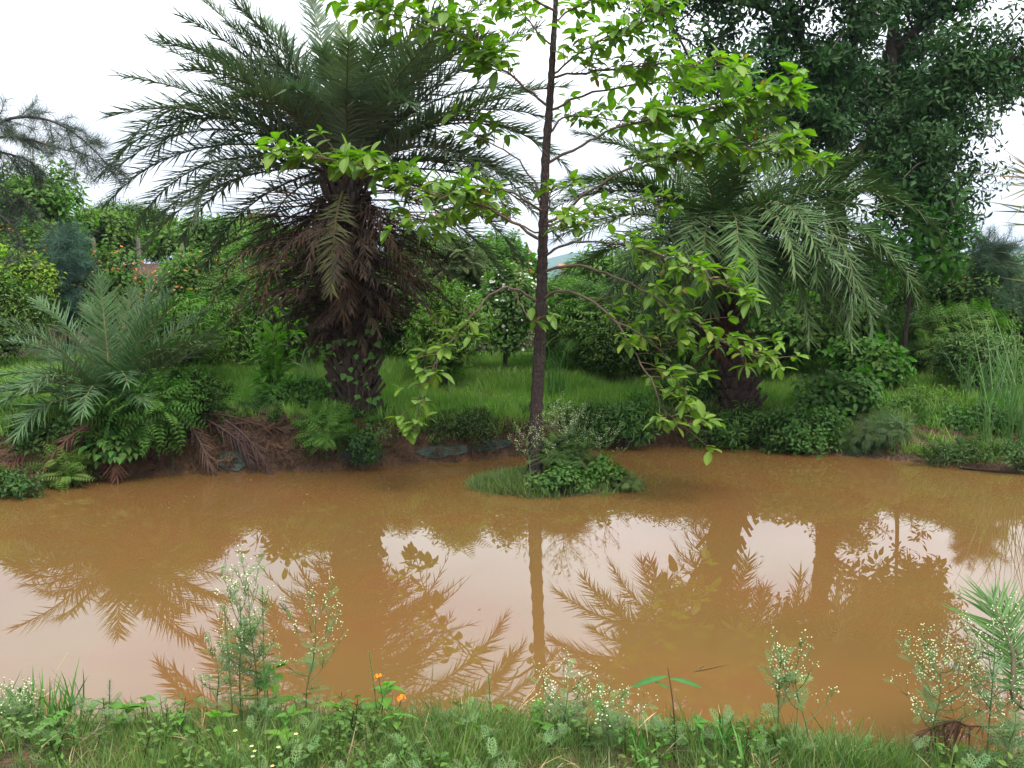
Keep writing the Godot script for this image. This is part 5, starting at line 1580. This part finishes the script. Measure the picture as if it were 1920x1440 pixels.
	for e in [[425, 1412, 2.95, 0.1, "broad-leaved weed with pale leaves beside the white daisies"], [545, 1402, 2.95, 0.1, "broad-leaved weed under the daisy right of the trio"], [540, 1432, 2.85, 0.08, "broad-leaved weed at the bottom edge right of the daisies"], [500, 1330, 3.2, 0.2, "heart-leaved weed at the foot of the tall flowering weeds"], [520, 1300, 3.22, 0.24, "heart-leaved weed twined in the tall flowering weeds"], [280, 1405, 3.1, 0.12, "broad-leaved weed with long leaves near the left shore"], [240, 1420, 3.05, 0.1, "narrow broad-leaved weed left of the long-leaved one"], [640, 1410, 3.0, 0.08, "small broad-leaved weed left of the orange flower plant"], [870, 1430, 2.9, 0.07, "bright broad-leaved weed in the middle of the bottom edge"], [1000, 1385, 3.08, 0.1, "broad-leaved weed left of the low flowering weed"], [1125, 1375, 3.02, 0.12, "broad-leaved weed behind the low flowering weeds"], [1030, 1420, 2.9, 0.08, "broad-leaved weed at the bottom edge under the low flowering weed"], [560, 1360, 3.1, 0.12, "broad-leaved weed at the foot of the open branching weed"], [110, 1430, 3.0, 0.08, "broad-leaved weed near the bottom left corner"], [930, 1395, 3.1, 0.09, "broad-leaved weed beside the narrow upright weed"], [1310, 1425, 2.9, 0.1, "broad-leaved weed right of the bamboo-like shoot"], [345, 1425, 2.98, 0.09, "broad-leaved weed left of the daisies at the bottom edge"], [740, 1425, 2.95, 0.08, "broad-leaved weed below the orange flower plant"]]:
		broad_weed("broad_weed", e[4], bg, near_point(e[0], e[1], e[2]), Vector3(R(-0.02, 0.02), e[3], R(-0.02, 0.02)), 2 + rng.randi() % 2, R(0.05, 0.085), R(0.032, 0.055), vary(k, 0.2), 4)
	# daisies
	var n := 0
	for e in [[441, 1370, "topmost white daisy with a yellow eye"], [472, 1399, "upper daisy of the close trio"], [477, 1408, "middle daisy of the close trio"], [474, 1418, "lowest daisy of the close trio"], [522, 1401, "daisy between the trio and the one farthest right"], [555, 1376, "white daisy farthest right among the daisies"], [511, 1436, "daisy at the very bottom edge"]]:
		var tp := at(e[0], e[1], 2.62)
		var b := Vector3(tp.x, land(tp.x, 2.62), tp.z)
		var r := thing("daisy", e[2], "flower", b, "small white daisies in the near grass")
		var h := tp - b
		var line := smooth([Vector3(0, -0.03, 0), h * 0.5 + Vector3(0.004, 0, 0), h], 3)
		var f := Shape.new()
		tube(f, line, taper(line, 0.0012, 0.0009), 5, Color(0.09, 0.13, 0.05))
		part("stem", f.mesh(M.dull), r)
		f = Shape.new()
		for j in 5:
			var a := TAU * j / 5.0 + n
			leaf(f, h, Vector3(cos(a), 0.25, sin(a)).normalized(), Vector3.UP, 0.0075, 0.006, 0.1, 0.2, Color(0.7, 0.7, 0.62), SIMPLE)
		part("petals", f.mesh(M.flower), r)
		f = Shape.new()
		for j in 8:
			var a := TAU * j / 8.0
			var a2 := TAU * (j + 1) / 8.0
			f.tri(h + Vector3(0, 0.005, 0), h + Vector3(cos(a2), 0.2, sin(a2)) * 0.0045, h + Vector3(cos(a), 0.2, sin(a)) * 0.0045, Color(0.65, 0.38, 0.03))
		part("disc", f.mesh(M.flower), r)
		n += 1
	# dry stalks
	var dg := "dry grass stalks"
	var straw := Color(0.42, 0.3, 0.16)
	stalk("dry_stalk", "long dry stalk leaning across the young trunk's reflection", dg, [near_point(950, 1385, 3.1), at(985, 1310, 3.15), at(1052, 1220, 3.2)], 0.0016, straw)
	stalk("dry_stalk", "tallest dry stalk leaning at the bottom left corner", dg, [near_point(0, 1445, 3.0), at(50, 1345, 3.1), at(128, 1222, 3.2)], 0.0022, straw)
	stalk("dry_stalk", "short dry stalk in front of the tall one at the left corner", dg, [near_point(10, 1450, 2.95), at(25, 1410, 2.95), at(52, 1380, 2.95)], 0.0018, straw)
	stalk("dry_stalk", "dry stalk beside the young trunk's reflection standing upright", dg, [near_point(1010, 1400, 3.1), at(1012, 1350, 3.1), at(1016, 1300, 3.1)], 0.0012, straw)
	stalk("dry_stalk", "dry stalk leaning right of the low flowering weeds", dg, [near_point(1190, 1400, 3.0), at(1200, 1350, 3.0), at(1222, 1310, 3.0)], 0.0012, straw)
	stalk("dry_stalk", "dry stalk lying in the grass right of the bamboo-like shoot", dg, [near_point(1330, 1420, 2.95), at(1350, 1395, 2.95), at(1372, 1368, 2.95)], 0.0016, straw)
	stalk("dry_stalk", "thin dry stalk between the orange flowers and the young trunk's reflection", dg, [near_point(805, 1370, 3.2), at(808, 1310, 3.2), at(812, 1215, 3.2)], 0.0011, Color(0.2, 0.14, 0.07))
	stalk("dry_stalk", "bent dry stalk in the grass left of the big flowering weed", dg, [near_point(1580, 1440, 2.85), at(1600, 1400, 2.85), at(1618, 1405, 2.85)], 0.0018, straw)
	# wider blades at the left shore and right of the bamboo-like shoot
	for e in [[130, 1400, 3.15, 0.2, "clump of wide dark blades at the left shore"], [60, 1420, 3.1, 0.22, "clump of long blades in the bottom left corner"], [1330, 1435, 2.85, 0.16, "clump of bright wide blades right of the bamboo-like shoot"], [1390, 1440, 2.8, 0.14, "clump of soft blades left of the reddish-stemmed weed"], [1215, 1440, 2.85, 0.12, "clump of wide blades below the bamboo-like shoot"]]:
		var c := thing("grass_clump", e[4], "grass clump", near_point(e[0], e[1], e[2]), "wide-bladed grass clumps on the near bank")
		for i in 3: part("tuft", make_tuft("%s%d" % [e[4], i], 9, e[3], 0.009, 0.04, 0.9, M.grass, [Color(0.08, 0.19, 0.04), Color(0.1, 0.22, 0.045), Color(0.06, 0.14, 0.035)]), c, Transform3D(Basis(Vector3.UP, i * 2.1), Vector3(R(-0.05, 0.05), -0.01, R(-0.05, 0.05))))
